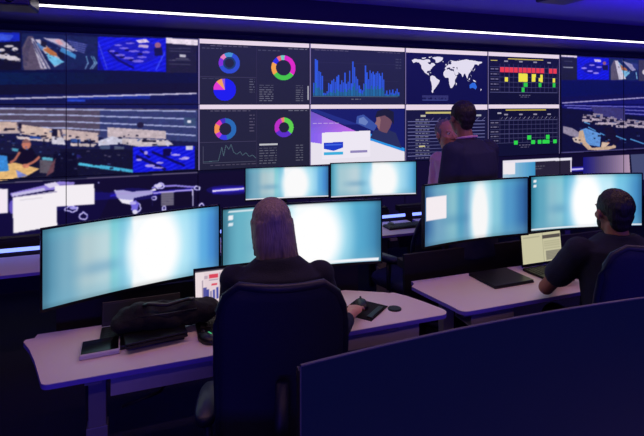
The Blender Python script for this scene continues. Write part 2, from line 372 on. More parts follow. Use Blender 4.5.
mcell(0,.275,.098,1,2,YEL,.8,1.0); mcell(0,.275,.098,11.9,2,YEL,.7,1.0)
mcell(0,.275,.098,5.2,3,GR,1); mcell(0,.275,.098,4.7,4,GR,.8); mcell(0,.275,.098,8.6,3,GR,.8); mcell(0,.275,.098,11.9,3,GR,.8)
matrix(1,.30,5,.088); trect(k,1,.24,.098,.80,.118,(205,188,80)); trect(k,1,.13,.15,.18,.18,(180,176,190))
for i in range(13): tline(k,1,[(.175+i*.0616,.285),(.20+i*.0616,.24)],1,(150,146,175))
for x, row in ((3,4),(6,3),(6.9,4),(8.4,4),(9.5,4),(10.3,4),(10.3,3),(12,4)): mcell(1,.32,.095,x,row,(50,220,80),1,.95)
# ---------- the CCTV sheets: two columns on the left, one pair on the right ----------
NAVY = (14,16,62)
def blueish(X, Y):
    q = (np.sin(X*.9)*np.sin(Y*1.3)+np.sin(X*.31+Y*.7))*.5
    return np.stack([20+18*q, 26+20*q, 225+25*q], -1)
def sheet_left():
    poly([(-100,20),(198,36),(198,110),(-100,105)],NAVY)
    poly([(-100,98),(198,100),(198,172),(-100,188)],(22,26,70))
    # top strip: thumbnails
    poly([(-95,26),(21,31),(21,70),(-95,70)],(16,18,44))
    poly([(-20,31),(20,32.5),(20,41),(-20,43)],(24,40,190)); poly([(-5,33),(14,35),(10,40),(-5,41)],(60,85,225))
    for x, y, rx, ry in ((4,56,6,3),(12,58,6,2.5),(1,50,4,1.6),(9,46,5,1.2),(15,49,3,2),(18,60,3,2)): oval(x,y,rx,ry,(215,205,215))
    for x, y in ((3,53),(8,52),(6,61),(14,62),(18,54)): oval(x,y,2.6,1.4,(28,24,40))
    poly([(-60,38),(-25,38),(-15,66),(-60,66)],(70,66,90))
    poly([(21.5,33),(97,36.5),(97,69.5),(21.5,70)],(26,34,84))
    poly([(24,70),(22,48),(28,36),(33,36),(40,50),(45,70)],(92,80,104))                              # floor sweep
    for i in range(4): pline([(23+i*1.2,66),(24+i*1.4,52),(29+i,38)],.5,(60,56,90))
    poly([(31,38),(33.5,38),(51,69),(41,69)],(186,176,200)); pline([(33,43),(44,68)],1.1,(60,60,100)); pline([(33.6,41),(48.5,69)],1.3,(56,58,100)); pline([(36,52),(46,69)],.6,(230,224,236))
    for i in range(6): line((33+i*1.9+i*.3,45+i*4.2),(38+i*2.2,44.5+i*4),.5,(110,105,140))
    poly([(35,39),(40,39),(64,62),(55,67)],(196,186,205)); poly([(46,52),(58,58),(65,62),(55,66),(49,60)],(110,190,232)); poly([(38,42),(44,47),(42,51),(37,44)],(90,130,190))
    poly([(45,45),(57,53),(58,56),(51,55),(44,50)],(188,112,62)); poly([(41,40),(47,42),(46,48),(41,45)],(30,28,50)); poly([(58,51),(64,52),(65,60),(59,57)],(24,24,50))
    poly([(43,37.5),(62,39),(76,50),(70,52)],(186,176,204)); pline([(47,40),(72,51)],1.0,(60,70,120)); poly([(55,40),(60,39),(64,44),(60,45)],(225,170,180)); poly([(62,47),(76,55),(75,59),(60,51)],(70,140,205))
    poly([(66,39),(88,44),(84,52),(76,50)],(40,50,120))
    for i in range(5): line((67+i*1.4,41+i*2),(86-i*.4,44.5+i*2.1),.6,(120,122,190))
    for x0, x1 in ((91,95),(86,88),(93,97)): pline([(x0,56),(x1,64)],.8,(120,180,220)); pline([(x1,62),(x0-1,69)],.9,(130,165,215))
    poly([(97.5,36.5),(166,38),(166,72),(97.5,70)],blueish)
    pline([(98,42),(107,69)],1.0,(70,80,235)); pline([(165,52),(156,70)],1.4,(60,75,250)); poly([(98,55),(104,70),(98,70)],(12,14,150))
    oval(134,52,26,12,(26,26,170),.6); pline([(108,50),(118,60),(134,68)],2.2,(14,12,110)); 
    for x, y, rx, ry in ((112,51,3,1),(120,55,5,1.2),(128,58,6,1.3),(138,61,6,1.4),(124,48,5,.9),(134,51,6,1),(146,52,4,1.2),(118,45,4,.9),(130,43,5,.8),(142,57,5,1)): 
        oval(x,y,rx,ry,(140,120,235),.85)
    for x, y in ((122,57),(131,60),(127,50),(140,54),(116,53)): oval(x,y,2.6,1.0,(16,12,90))
    poly([(136,40),(146,38.5),(150,42),(139,43)],(225,205,235)); poly([(139,44),(149,45),(148,48),(138,47)],(200,175,225)); oval(158,45,3.2,3,(160,100,130)); poly([(154,48),(162,47),(163,55),(155,56)],(20,16,80))
    # dark widget panel
    poly([(166.5,39),(197,41),(197,74),(166.5,73)],(32,30,56)); poly([(166.3,37.5),(198,39.4),(198,45.4),(166.3,43)],(244,228,244))
    for i, y in enumerate((48,51,60,64)): line((169,y),(191,y+.4),.5,(96,94,120))
    poly([(180,54),(186,54.3),(186,57),(180,56.8)],(190,186,200)); line((176,58.6),(189,59),.7,(150,146,160))
    # the big room picture: dark ceiling band with light lines
    poly([(-100,72),(198,73),(198,93),(-100,100)],lambda X, Y: np.stack([12+0*X, 22+6*np.sin(X*.01), 72+14*np.cos(X*.008)],-1))
    poly([(-100,86),(198,83),(198,93),(-100,99)],(18,16,48))
    poly([(-100,96),(198,93),(198,112),(-100,108)],(18,22,82)); poly([(67,97),(150,95.5),(150,99),(67,100)],(24,44,150)); poly([(67,100),(85,100),(85,102),(67,102)],(40,70,200))
    line((-100,102),(197,93.6),1.5,(205,198,226))
    line((-100,105),(197,104),1.4,(26,24,60)); 
    poly([(-100,106),(198,109),(198,142),(-100,128)],(84,74,96)); poly([(100,109),(198,110),(198,142),(100,137)],(52,60,112))
    for y0, y1 in ((108.8,111),(114.5,119),(121,127),(127.5,135.5)): pline([(-100,y0-2),(66,y0+.4),(196,y1)],1.35,(176,182,226))
    # privacy screens and white desks
    poly([(-40,120),(17,122),(18,131),(-40,129)],(206,178,168)); poly([(20,124),(60,130),(62,141),(22,134)],(214,188,176)); poly([(62,129),(98,133),(98,143),(64,140)],(206,182,180)); poly([(107,127),(166,131),(166,139),(107,137)],(200,182,188))
    poly([(-40,130),(20,131),(20,133.5),(-40,134)],(196,174,176)); poly([(16,136),(54,139),(50,142),(18,139)],(214,196,196)); poly([(70,143),(97,144),(93,147),(70,146)],(206,188,186))
    poly([(52,136),(64,138),(66,145),(52,144)],(216,210,224)); poly([(98,141),(112,136),(122,139),(122,144),(98,146)],(208,206,226)); poly([(122,138),(168,140),(174,145),(140,147),(122,144)],(206,192,196)); poly([(164,140),(172,143),(168,147)],(215,208,222))
    for x, y, w, h in ((19,123,3,5),(52,129,6,7),(5,128,10,2),(37,135,10,2),(84,140,11,2.5),(142,140,14,2)): poly([(x,y),(x+w,y+.4),(x+w,y+h),(x,y+h)],(26,22,46))
    poly([(30,136),(40,136.5),(42,139),(30,138.5)],(40,70,150)); poly([(70,139),(80,139),(80,143),(70,142)],(50,80,150))
    poly([(100,146),(110,146),(110,156),(100,154)],(70,84,120)); poly([(114,146),(124,147),(124,156),(114,155)],(84,92,120))
    for x in (8,14,44,50,78,90): line((x,139),(x,147),1.0,(20,18,40))
    poly([(-40,148),(198,150),(198,172),(-40,187)],(20,20,46)); poly([(-40,140),(60,147),(60,155),(-40,152)],(24,26,60)); poly([(56,152),(80,155),(82,158),(54,156)],(34,32,110))
    # glowing desk edges
    poly([(78,162.5),(100,166),(100,168.5),(78,165.5)],(80,190,225)); poly([(100,165),(133,170),(133,173),(100,169)],(70,175,215)); poly([(12,148),(19,149),(19,152),(12,151)],(80,160,190)); poly([(42,157),(53,158),(53,161),(42,160)],(90,170,195)); poly([(40,160),(54,161),(50,174),(40,173)],(96,88,100))
    # man at the near desk with his arms on it
    poly([(-30,152),(0,156),(6,166),(-30,170)],(60,140,215)); poly([(-40,166),(16,163),(40,169),(26,177),(-40,186)],(232,186,120)); poly([(16,170),(28,176),(18,178)],(130,140,215)); poly([(-10,154),(7,156),(9,171),(-10,173)],(60,140,220))
    poly([(18,150),(24,147),(32,148),(38,158),(36,166),(20,164)],(16,14,34)); oval(26.5,144.5,4.6,5.2,(196,120,100)); poly([(22,141),(26,138.6),(31,141),(30,143),(23,143)],(130,90,90))
    pline([(40,157),(34,162),(26,166)],2.6,(190,112,92)); pline([(20,152),(15,160),(10,163)],2.4,(180,104,88)); oval(26,166,3.6,2.2,(210,130,104))
    poly([(54,154),(66,151),(76,154),(78,177),(52,178)],(14,14,38)); poly([(52,164),(56,158),(54,172),(46,177)],(110,70,80))
    # blue inset bottom right
    poly([(133,147),(195,146),(195,169),(133,173)],blueish)
    for p, q, w in (((136,156),(166,170),3),((152,152),(185,166),2.4),((140,150),(150,158),2)): line(p,q,w,(14,10,96))
    for x, y, rx, ry in ((139,160,3,1.2),(150,166,5,1.6),(160,163,4,1),(176,155,5,1.1),(186,158,4,1.2),(184,159,5,1),(168,153,4,1),(146,153,2,2),(158,168,6,.8)): oval(x,y,rx,ry,(190,170,240),.9)
    poly([(163,149),(172,149),(170,156),(163,157)],(12,8,70)); poly([(186,146),(193,146),(193,150),(186,150)],(215,210,240)); poly([(184,117),(196,118),(196,126),(184,125)],(60,80,120)); poly([(187.5,120),(191.5,120.3),(191.5,123),(187.5,122.6)],(225,222,235))
    oval(140.5,125,3.4,3,(34,28,60))
    line((-100,188.5),(198,172.2),1.0,(120,112,140))
sheet_left()
def clutter(n, x0, x1, y0f, y1f, seed, dark=(20,18,42), light=(210,196,200), sz=1.0):
    q = random.Random(seed)
    for _ in range(n):
        x = q.uniform(x0,x1); t = (x-x0)/(x1-x0); y = q.uniform(y0f[0]*(1-t)+y0f[1]*t, y1f[0]*(1-t)+y1f[1]*t); w, h = q.uniform(1.2,4)*sz, q.uniform(.7,2)*sz
        c = dark if q.random() < .6 else (light if q.random() < .5 else (60,84,150)); poly([(x,y),(x+w,y+.2),(x+w*.9,y+h),(x-.2,y+h)],c,.8)
clutter(46, 0, 165, (128,136), (136,146), 3); clutter(30, 0, 130, (140,148), (150,160), 6, light=(96,90,120)); clutter(20, 60, 132, (156,162), (168,172), 8, light=(60,62,110))
clutter(22, 44, 78, (40,48), (62,54), 12, light=(220,210,226), sz=.7); clutter(16, 0, 20, (45,45), (66,66), 13, sz=.8)
def sheet_right():
    poly([(561,52),(720,60),(720,110),(561,106)],(16,18,96))
    poly([(561,53),(577,54),(577,57.5),(561,56.5)],(236,220,240)); poly([(561,57),(577,58),(577,80),(561,80)],(30,30,60))
    line((563,67),(573,67.4),.9,(150,150,170)); line((564,61),(572,61.4),.5,(100,100,130))
    poly([(577,56.5),(609,58),(609,80),(577,79.5)],blueish); oval(592,68,10,6,(20,20,150),.7)
    for x, y, rx, ry in ((584,68,3,.9),(590,71,3,.9),(596,73,3,1),(592,65,3,.8),(599,67,3,.8)): oval(x,y,rx,ry,(150,130,240))
    poly([(594,59),(601,59.5),(601,62),(595,61.6)],(210,190,235)); oval(604.5,63,1.8,1.8,(150,90,130)); poly([(602,65),(608,65),(608,70),(603,70)],(20,16,80))
    poly([(609.5,58),(638,59.5),(638,80.5),(609.5,80)],(26,40,100)); poly([(611,80),(611,66),(614,60),(617,60),(622,80)],(92,84,110)); poly([(615,60.5),(618,60.5),(626,79),(619,79.5)],(206,200,222)); poly([(618,61),(630,73),(625,77.5)],(120,180,222)); poly([(620,64),(627,69),(627,71),(622,70)],(170,104,72)); poly([(622,60.5),(632,64),(636,70),(632,71)],(150,144,190)); poly([(631,62),(638,64),(638,70),(634,68)],(44,54,128)); pline([(636,72),(637,79)],1,(120,170,215))
    poly([(638.5,59.5),(720,64),(720,84),(638.5,81)],(60,56,90)); oval(650,72,8,4,(200,190,205))
    poly([(561,81),(720,82),(720,96),(561,103)],(14,18,90)); poly([(561,97),(720,90),(720,97),(561,103)],(20,18,84))
    line((562,103.2),(720,92.8),1.2,(170,160,215))
    poly([(562,104),(720,95),(720,125),(562,108)],(22,22,112))
    for i in range(5): pline([(564+i*3,105+i*2.4),(600,106+i*3),(720,108.5+i*5)],1.0,(112,108,200))
    poly([(562,108),(720,124),(720,152),(562,154)],(18,16,62)); poly([(590,106),(625,108),(625,121),(595,114)],(60,56,120))
    for x, y in ((588,118),(598,117),(604,121),(612,121),(622,124),(632,123),(640,124)): 
        poly([(x-5,y-4),(x+5,y-3),(x+5,y+1),(x-5,y)],(150,136,160)); poly([(x-6,y+1),(x+6,y+1.5),(x+4,y+4),(x-6,y+3.5)],(184,168,186)); poly([(x-2,y-2),(x+2,y-2),(x+2,y+.6),(x-2,y+.4)],(30,26,60))
    poly([(563,126),(572,128),(582,134),(580,138),(570,136),(563,133)],(150,140,166)); poly([(572,138),(582,136),(580,144),(574,142)],(206,186,176))
    poly([(580,130),(586,128),(601,134),(600,147),(588,145),(581,140)],(98,152,222)); poly([(579,131),(583,130),(586,142),(592,148),(612,146),(616,143),(616,148),(604,151),(588,150),(578,140)],(206,174,150))
    oval(608,140,3,3,(20,16,40)); pline([(613,138),(606,145)],1.8,(190,90,80)); poly([(604,128),(612,126),(620,140),(616,146),(608,142)],(22,18,52)); poly([(602,142),(610,143),(606,147),(601,147)],(220,190,170))
    for p, q in (((588,127),(596,131)),((616,136),(626,140)),((630,139),(644,144)),((600,133),(606,136)),((584,122),(590,124))): line(p,q,1.2,(80,150,210))
    line((561,153),(720,144.5),1.0,(90,84,140))
sheet_right()
clutter(34, 582, 644, (113,119), (123,130), 21, light=(196,180,190)); clutter(22, 566, 640, (126,132), (146,142), 22, light=(90,120,190), sz=.9); clutter(10, 614, 637, (62,63), (76,76), 23, sz=.6)
# ---------- bottom row: a glowing world map desktop with open windows ----------
poly([(-110,189),(700,146),(700,260),(-110,275)],(16,12,50))
def glowline(p, q, w):
    line(p,q,w*3.2,(34,22,140),.55); line(p,q,w*1.9,(60,44,215),.7); line(p,q,w,(190,176,248))
poly([(-110,190),(60,182),(100,190),(110,196),(90,236),(-110,250)],(18,14,64),.8)
oval(95,196,30,4,(26,18,120),.7); oval(30,205,40,8,(26,18,110),.5)
poly([(40,186),(60,181),(75,182),(72,187),(50,190),(20,193),(12,197),(10,193)],(150,130,225)); poly([(44,184),(56,181.5),(60,185),(50,188)],(225,215,245)); poly([(60,184),(74,183),(72,188),(62,188)],(130,116,190))
pline([(12,195),(45,189)],3.2,(205,196,242)); oval(12,207,3,7,(120,100,220),.8)
def scribble(cx, cy, rx, ry, n=14, seed=1):
    q = random.Random(seed); ps = [(cx+rx*math.cos(2*PI*i/n)*q.uniform(.55,1.1), cy+ry*math.sin(2*PI*i/n)*q.uniform(.55,1.1)) for i in range(n+1)]
    pline(ps,1.8,(70,56,220),.8); pline(ps,1.0,(236,230,252))
scribble(72,209,7,3.5,12,3); scribble(83,216,4.5,4,12,5); oval(73,208,4,1.6,(170,160,240))
poly([(114,190),(124,190),(134,192),(152,190),(153,194),(134,198),(132,205),(122,203),(116,196)],(246,242,254)); pline([(116,194),(150,191.5),(156,189)],2.6,(240,234,252))
oval(134,194,24,6,(44,30,170),.35)
scribble(136,207,6,7,14,7); poly([(130,202),(136,200),(139,204),(137,212),(133,214)],(120,106,225)); oval(135,212,2.6,2.4,(230,224,250)); oval(133,203,3.4,1.7,(190,180,246))
pline([(152,188),(160,184),(166,186),(176,185.5),(188,186.5),(196,187)],1.8,(150,136,232)); scribble(160,186,6,3.2,12,9); oval(159,185.5,3.5,2,(220,214,248)); scribble(164,209,2.2,4,10,11); oval(164,211,1.6,1.6,(220,214,248)); scribble(197,188,3,2.6,10,13); scribble(201,206,2.6,3,10,15); scribble(154,198,3,2,8,17)
glowline((153,193),(193,189.5),1.4); line((193,189),(193.3,206),1.2,(214,206,244))
poly([(161,193),(174,192.3),(174,205),(161,206)],(112,106,128)); 
for i in range(5): line((161,194.5+i*2.4),(174,193.8+i*2.4),.5,(86,80,108))
poly([(174,192.3),(192,191),(192,206),(174,207)],(16,12,44)); line((152.5,194),(152.5,206),.8,(40,30,90))
glowline((212,191),(244,188.5),2.4); oval(228,190,22,5,(40,24,190),.35); line((110,196),(116,194.5),2.0,(40,30,190))
glowline((571,169.4),(584,168.6),1.8)
poly([(-110,190),(8,188.5),(8,213),(-110,222)],(250,240,250)); poly([(55,185.5),(94,183.5),(94.3,204),(55.5,206.5)],(252,244,252)); poly([(12.5,197),(57,190.5),(57.5,226),(13.5,233.5)],(252,246,252)); line((13,197),(57,191.5),1.0,(150,140,180)); line((20,200),(43,197.5),.5,(200,190,210))
oval(98.5,182.5,.9,.9,(150,140,210))
# operator desktops mirrored on the right of the bottom row
def wallp(X, Y):
    t = (X-X.min())/max(1e-6, X.max()-X.min()); t = t[...,None]
    return np.array((190,214,232.))*(1-t)+np.array((60,150,205.))*t
poly([(502.5,160.8),(571.5,157.5),(571.5,176),(502.5,180)],(40,38,60)); poly([(502.5,162),(535.5,160.6),(535.5,178),(502.5,180)],wallp)
poly([(502.5,160.3),(571.8,157.2),(571.8,160),(502.5,163)],(238,232,246)); poly([(503,163),(515,162.4),(515,174),(503,174.6)],(246,238,244)); line((570.9,158),(570.9,172),1.1,(232,224,240))
words_(3,2,.64,.78,.215,.03,(120,116,130),4); words_(3,2,.64,.75,.26,.03,(120,116,130),5)
def pinkg(X, Y):
    t = np.clip((X-X.min())/max(1e-6, X.max()-X.min()),0,1)[...,None]; a, b_, c = np.array((24,22,130.)), np.array((84,72,120.)), np.array((188,158,184.))
    return np.where(t < .35, a+(b_-a)*t/.35, b_+(c-b_)*(t-.35)/.65)
poly([(583,157),(629,154.5),(630.5,178),(583,182)],pinkg); poly([(630,154.5),(700,150),(700,178),(632,180)],(70,78,118)); line((630,154.5),(632,178),1.0,(20,18,50))
# window borders seen as fine lavender lines between the panels
for r in (0,1):
    for k in (0,1,2,3):
        trect(k,r,0,0,.010,1,SEAM); 
        if k == 3: trect(k,r,.992,0,1,1,SEAM)
# the display clips to 0..255
# camera pictures are soft and grainy: blur and grain on the two CCTV sheets and the bottom row
def soften(r0, r1, k0, k1, grain, n=1):
    y0, y1, x0, x1 = r0*NY, r1*NY, (k0-K0)*NX, (k1-K0)*NX; a = IMG[y0:y1, x0:x1].copy(); h, w = a.shape[:2]
    g = rng.normal(0, 1, (h, w, 1)); g2 = np.repeat(np.repeat(rng.normal(0, 1, (h//4+1, w//6+1, 1)), 4, 0), 6, 1)[:h,:w]
    a = a*(1+grain*g) + a*g2*grain
    for _ in range(n):
        p_ = np.pad(a, ((1,1),(1,1),(0,0)), 'edge'); a = sum(p_[i:i+h, j:j+w]*c for i, j, c in ((0,0,1),(0,1,2),(0,2,1),(1,0,2),(1,1,4),(1,2,2),(2,0,1),(2,1,2),(2,2,1)))/16
    IMG[y0:y1, x0:x1] = a
soften(0,2,-2,0,.04,2); soften(0,2,4,6,.04,2); soften(2,3,-2,1,.0,2); soften(2,3,3,6,.0,1)
line((212.5,191),(243.5,188.5),1.7,(214,206,255)); line((572,169.4),(583,168.7),1.3,(200,192,255))
np.clip(IMG, 0, 255, out=IMG)
M_screen = screen_mat('wall_display', .92)
LAB = {
 (-2,0):'top left video wall panel with a small picture of rows of consoles',
 (-1,0):'video wall panel with the small vivid blue room picture left of a dark widget',
 (0,0):'upper dashboard video wall panel with a blue pie and a large pink and green ring',
 (1,0):'video wall panel showing the blue spiky bar chart on a dark ground',
 (2,0):'video wall panel showing the white flat world map with one blue continent',
 (3,0):'video wall panel showing the matrix with a red row and yellow cells',
 (4,0):'video wall panel, top right, with the small blue room thumbnail and dark blue band',
 (5,0):'video wall panel at the top right frame edge, right of the blue room thumbnail',
 (-2,1):'video wall panel showing a bald man leaning on a pale wooden desk',
 (-1,1):'video wall panel showing white desks under light lines with a bright blue inset picture',
 (0,1):'video wall panel with two rings over a thin jagged line chart, lower dashboard',
 (1,1):'video wall panel showing a white web page with a pink and blue diagonal banner',
 (2,1):'video wall panel with a ruled table of text lines, behind the two standing men',
 (3,1):'video wall panel showing the matrix with only green cells',
 (4,1):'video wall panel with a room picture and light blue console, beside the green matrix',
 (5,1):'video wall panel at the right frame edge, second row, continuing the picture of desks',
 (-2,2):'bottom row video wall panel with the large white window on a glowing map, far left',
 (-1,2):'bottom row video wall panel with glowing map outlines and a small grey square',
 (0,2):'bottom video wall panel with a short blue bar, left of the two far monitors',
 (1,2):'bottom row video wall panel mostly hidden behind the two far monitors',
 (2,2):'dark bottom row video wall panel behind the standing man in the dark suit',
 (3,2):'bottom row video wall panel with a white-topped window, half pale blue, half black',
 (4,2):'bottom row video wall panel with the blue to pink gradient window',
 (5,2):'bottom row video wall panel in the right corner, grey blue, above the seated man'}
def rects_of(im):
    q = (np.round(im/6)*6).astype(int); key = q[...,0]*65536+q[...,1]*256+q[...,2]; h, w = key.shape
    open_, out = {}, []
    for y in range(h):
        row = key[y]; cut = [0]+list(np.nonzero(np.diff(row))[0]+1)+[w]; cur = {}
        for a, b_ in zip(cut[:-1], cut[1:]):
            kk = (a, b_, int(row[a]))
            cur[kk] = open_.pop(kk, y)
        for (a, b_, c), y0 in open_.items(): out.append((a, b_, y0, y, c))
        open_ = cur
    for (a, b_, c), y0 in open_.items(): out.append((a, b_, y0, h, c))
    return out
M_panel = mat('panel_casing', (16,16,22), .5, noise=.05)
M_pbez = mat('panel_bezel', (40,38,58), .4, .3, noise=.04)
def picture_mesh(name, rects, fx, fy, m, parent):
    vs, fs, cs = [], [], []
    for a, b_, y0, y1, c in rects:
        n = len(vs); vs += [(fx(a),0,fy(y1)), (fx(b_),0,fy(y1)), (fx(b_),0,fy(y0)), (fx(a),0,fy(y0))]; fs.append((n,n+1,n+2,n+3))
        cs += [L((c//65536, c//256%256, c%256))]*4
    me = bpy.data.meshes.new(name); me.from_pydata(vs, [], fs)
    at = me.color_attributes.new('picture', 'FLOAT_COLOR', 'CORNER'); at.data.foreach_set('color', np.array(cs, dtype=np.float32).ravel())
    return link(name, me, m, parent)
for r in range(3):
    for k in range(K0, K1):
        t = thing('video_panel', LAB[(k,r)], 'video wall screen', W(UA+(k+.5)*TW, VW, ZT-(r+1)*THT), TH, 'panels of the video wall')
        b = BM(); box(b, (0,.05,THT/2), (TW-.004,.084,THT-.004)); obj('casing', b, M_panel, t)
        w, h, e = TW-.002, THT-.002, .0022
        b = BM()
        for c, s in (((0,.001,e/2+.001),(w,.012,e)), ((0,.001,THT-e/2-.001),(w,.012,e)), ((-w/2+e/2,.001,THT/2),(e,.012,h)), ((w/2-e/2,.001,THT/2),(e,.012,h))): box(b, c, s)
        obj('bezel', b, M_pbez, t)
        im = IMG[r*NY:(r+1)*NY, (k-K0)*NX:(k-K0+1)*NX]; iw, ih = TW-.006, THT-.006
        picture_mesh('screen', rects_of(im), lambda x: -iw/2+x/NX*iw, lambda y: THT-.003-y/NY*ih, M_screen, t)
# ======================= desks =======================
ZD = .70
M_legm = mat('leg_paint', (150,148,165), .4, .1, noise=.03)
M_rear = mat('rear_panel', (34,33,42), .7, noise=.08)
M_ledb = glow('desk_led_blue', (120,140,255), 2.2)
def rel(pts, o): return [(p[0]-o[0], p[1]-o[1]) for p in pts]
def inset(pts, d):
    c = (sum(p[0] for p in pts)/len(pts), sum(p[1] for p in pts)/len(pts)); return [(c[0]+(x-c[0])*(1-d), c[1]+(y-c[1])*(1-d)) for x, y in pts]
def make_desk(label, outline, origin, legs, rear, group, led=None, cable=None, rearz=.80, trays=()):
    """outline in room coordinates; everything below the origin point of the desk"""
    t = thing('sit_stand_desk', label, 'desk', W(*origin), TH, group)
    P = rel(outline, origin)
    b = BM(); prism(b, P, ZD-.003, ZD); 
    obj('desktop', b, M_white_top, t)
    b = BM(); prism(b, P, ZD-.021, ZD-.003); obj('edge_band', b, M_edge_lit, t)
    for u, v in legs:
        x, y = u-origin[0], v-origin[1]
        b = BM(); box(b, (x,y,.36), (.07,.05,.62)); box(b, (x,y,.20), (.085,.065,.36)); lg = obj('leg', b, M_legm, t, bevel=.004)
        b = BM(); box(b, (x,y-.02,.016), (.09,.62,.03)); obj('foot', b, M_legm, lg, bevel=.008)
        b = BM(); box(b, (x,y,.662), (.06,.40,.018)); obj('bracket', b, M_legm, lg)
    u0, u1, v0 = rear
    x0, x1, y0 = u0-origin[0], u1-origin[0], v0-origin[1]
    b = BM(); box(b, ((x0+x1)/2, y0, (.36+rearz)/2), (x1-x0, .022, rearz-.36)); obj('rear_panel', b, M_rear, t)
    b = BM(); box(b, ((x0+x1)/2, y0+.05, .73), (x1-x0, .07, .05))
    for x in (x0+.15, x1-.15): box(b, (x, y0+.05, .36), (.05,.05,.70))
    obj('monitor_rail', b, M_rear, t)
    # cable tray hung under the top
    for ta, tb in trays:
        b = BM(); xm, ln = (ta+tb)/2-origin[0], tb-ta; yt = y0-.47
        box(b, (xm, yt, .565), (ln, .14, .006)); box(b, (xm, yt-.07, .60), (ln, .006, .075)); box(b, (xm, yt+.07, .60), (ln, .006, .075))
        for i in range(4):
            x = xm-ln/2 + ln*(i+.5)/4; box(b, (x, yt-.07, .655), (.012,.006,.045)); box(b, (x, yt+.07, .655), (.012,.006,.045))
        obj('cable_tray', b, M_tray, t)
    if cable:
        b = BM(); pts = [(p[0]-origin[0], p[1]-origin[1], p[2]) for p in cable]; tube(b, pts, .006, 8); obj('cable', b, M_black, t, True)
    if led:
        a0, a1, v, z = led; xa, xb, y = a0-origin[0], a1-origin[0], v-origin[1]
        b = BM(); box(b, ((xa+xb)/2, y, z-.03), (xb-xa, .02, .06)); h = obj('light_rail', b, M_rear, t)
        b = BM(); box(b, ((xa+xb)/2, y-.014, z), (xb-xa, .012, .024)); obj('led_strip', b, M_ledb, h)
    return t
def arc(c, r, a0, a1, n=6): return [(c[0]+r*math.cos(math.radians(a0+(a1-a0)*i/n)), c[1]+r*math.sin(math.radians(a0+(a1-a0)*i/n))) for i in range(n+1)]
out1 = arc((-.345,2.075),.035,190,270) + arc((1.38,2.085),.045,270,375) + [(1.385,2.20),(1.335,2.31),(1.29,2.375)] + arc((1.20,2.34),.07,35,75,4) + [(1.05,2.50),(-.47,2.50),(-.475,2.465),(-.51,2.46),(-.513,2.44),(-.475,2.36),(-.435,2.25),(-.41,2.17)]
make_desk('white desk with blue lit edge at which the long haired woman sits', out1, (.5,2.25), [(-.20,2.27),(1.12,2.27)], (-.42,1.20,2.67), 'desks of the front row', trays=[(-.14,.30),(.84,1.30)], cable=[(.30,2.42,.66),(.22,2.38,.58),(.05,2.2,.50),(-.10,2.16,.49)])
out2 = [(1.43,2.42),(1.445,2.33),(1.475,2.17),(1.49,2.09)] + arc((1.535,2.075),.045,185,270) + arc((3.26,2.075),.05,270,360) + arc((3.26,2.44),.05,0,90) + [(1.47,2.49),(1.465,2.45)]
make_desk('white desk with the dark closed laptop, in front of the seated man', out2, (2.4,2.25), [(1.56,2.27),(3.0,2.27)], (1.52,3.25,2.67), 'desks of the front row', trays=[(1.62,1.90),(2.62,2.95)])
def row2(u0, u1): return arc((u0+.05,3.48),.05,180,270) + arc((u1-.05,3.48),.05,270,360) + [(u1,3.83),(u0,3.83)]
for u0, u1, lb in ((-1.75,.20,'far desk with blue LED line at the left edge, below the video wall map'), (.26,2.21,'far desk with blue LED line carrying the two distant monitors and a keyboard'), (2.27,4.22,'far desk with blue LED line behind the right pair of monitors')):
    make_desk(lb, row2(u0,u1), ((u0+u1)/2,3.6), [(u0+.35,3.62),(u1-.35,3.62)], (u0+.03,u1-.03,4.12), 'desks of the far row', led=(u0+.01,u1-.01,3.855,.742), rearz=.74)
make_desk('desk right in front of the photographer under the large dark monitor', [(-.1,.52),(2.0,.52),(2.0,.98),(-.1,.98)], (.95,.75), [(.25,.77),(1.6,.77)], (.0,1.9,1.16), 'desks of the photographer row')
# ======================= monitors =======================
def lerp_cols(stops, a):
    for (a0, c0), (a1, c1) in zip(stops[:-1], stops[1:]):
        if a <= a1:
            t = (a-a0)/max(1e-6, a1-a0); t = t*t*(3-2*t); return [c0[i]*(1-t)+c1[i]*t for i in range(3)]
    return list(stops[-1][1])
def mixc(c, d, t): return [c[i]*(1-t)+d[i]*t for i in range(3)]
def sm(x): x = max(0.0, min(1.0, x)); return x*x*(3-2*x)
def wallpaper(stops, wx, wr, mid=.5, dim=1.0, edge=.035):
    def f(a, b):
        c = lerp_cols(stops, a)
        c = mixc(c, (88,190,205), .35*sm(1-b/.25)*(1-abs(a-.45)))                        # cyan veil at the top
        c = mixc(c, (110,170,195), .45*sm((b-.7)/.3))
        if a < wx-wr*.6: c = mixc(c, (70,135,180), .38*math.exp(-((b-.62)/.10)**2)*sm((a-.08)/.2))
        q = math.hypot((a-wx)/wr, (b-mid)/.56)
        c = mixc(c, (190,236,250), .75*sm((1.9-q)/.9))
        k = sm((1.35-q)/.60) if a > wx else max(sm((1.35-q)/.60), .9*sm((1.6-q)/.4)*sm((a-(wx-wr*1.05))/edge))
        c = mixc(c, (255,255,255), k)
        v = sm(min(a,1-a)/.05)*.15+.85; v *= sm(min(b,1-b)/.08)*.12+.88
        return [x*v*dim for x in c]
    return f
ST1 = [(0,(78,138,168)),(.12,(122,172,194)),(.22,(176,202,208)),(.32,(186,214,220)),(.37,(130,206,214)),(.42,(96,176,208)),(.47,(150,196,226)),(.60,(230,250,255)),(.78,(170,224,244)),(.84,(146,208,240)),(.90,(94,172,224)),(.96,(70,140,208)),(1,(64,124,190))]
ST2 = [(0,(76,140,165)),(.10,(104,176,196)),(.25,(150,200,210)),(.32,(120,208,216)),(.36,(110,190,215)),(.45,(220,245,252)),(.66,(170,222,240)),(.76,(110,186,216)),(.86,(84,166,204)),(1,(60,128,170))]
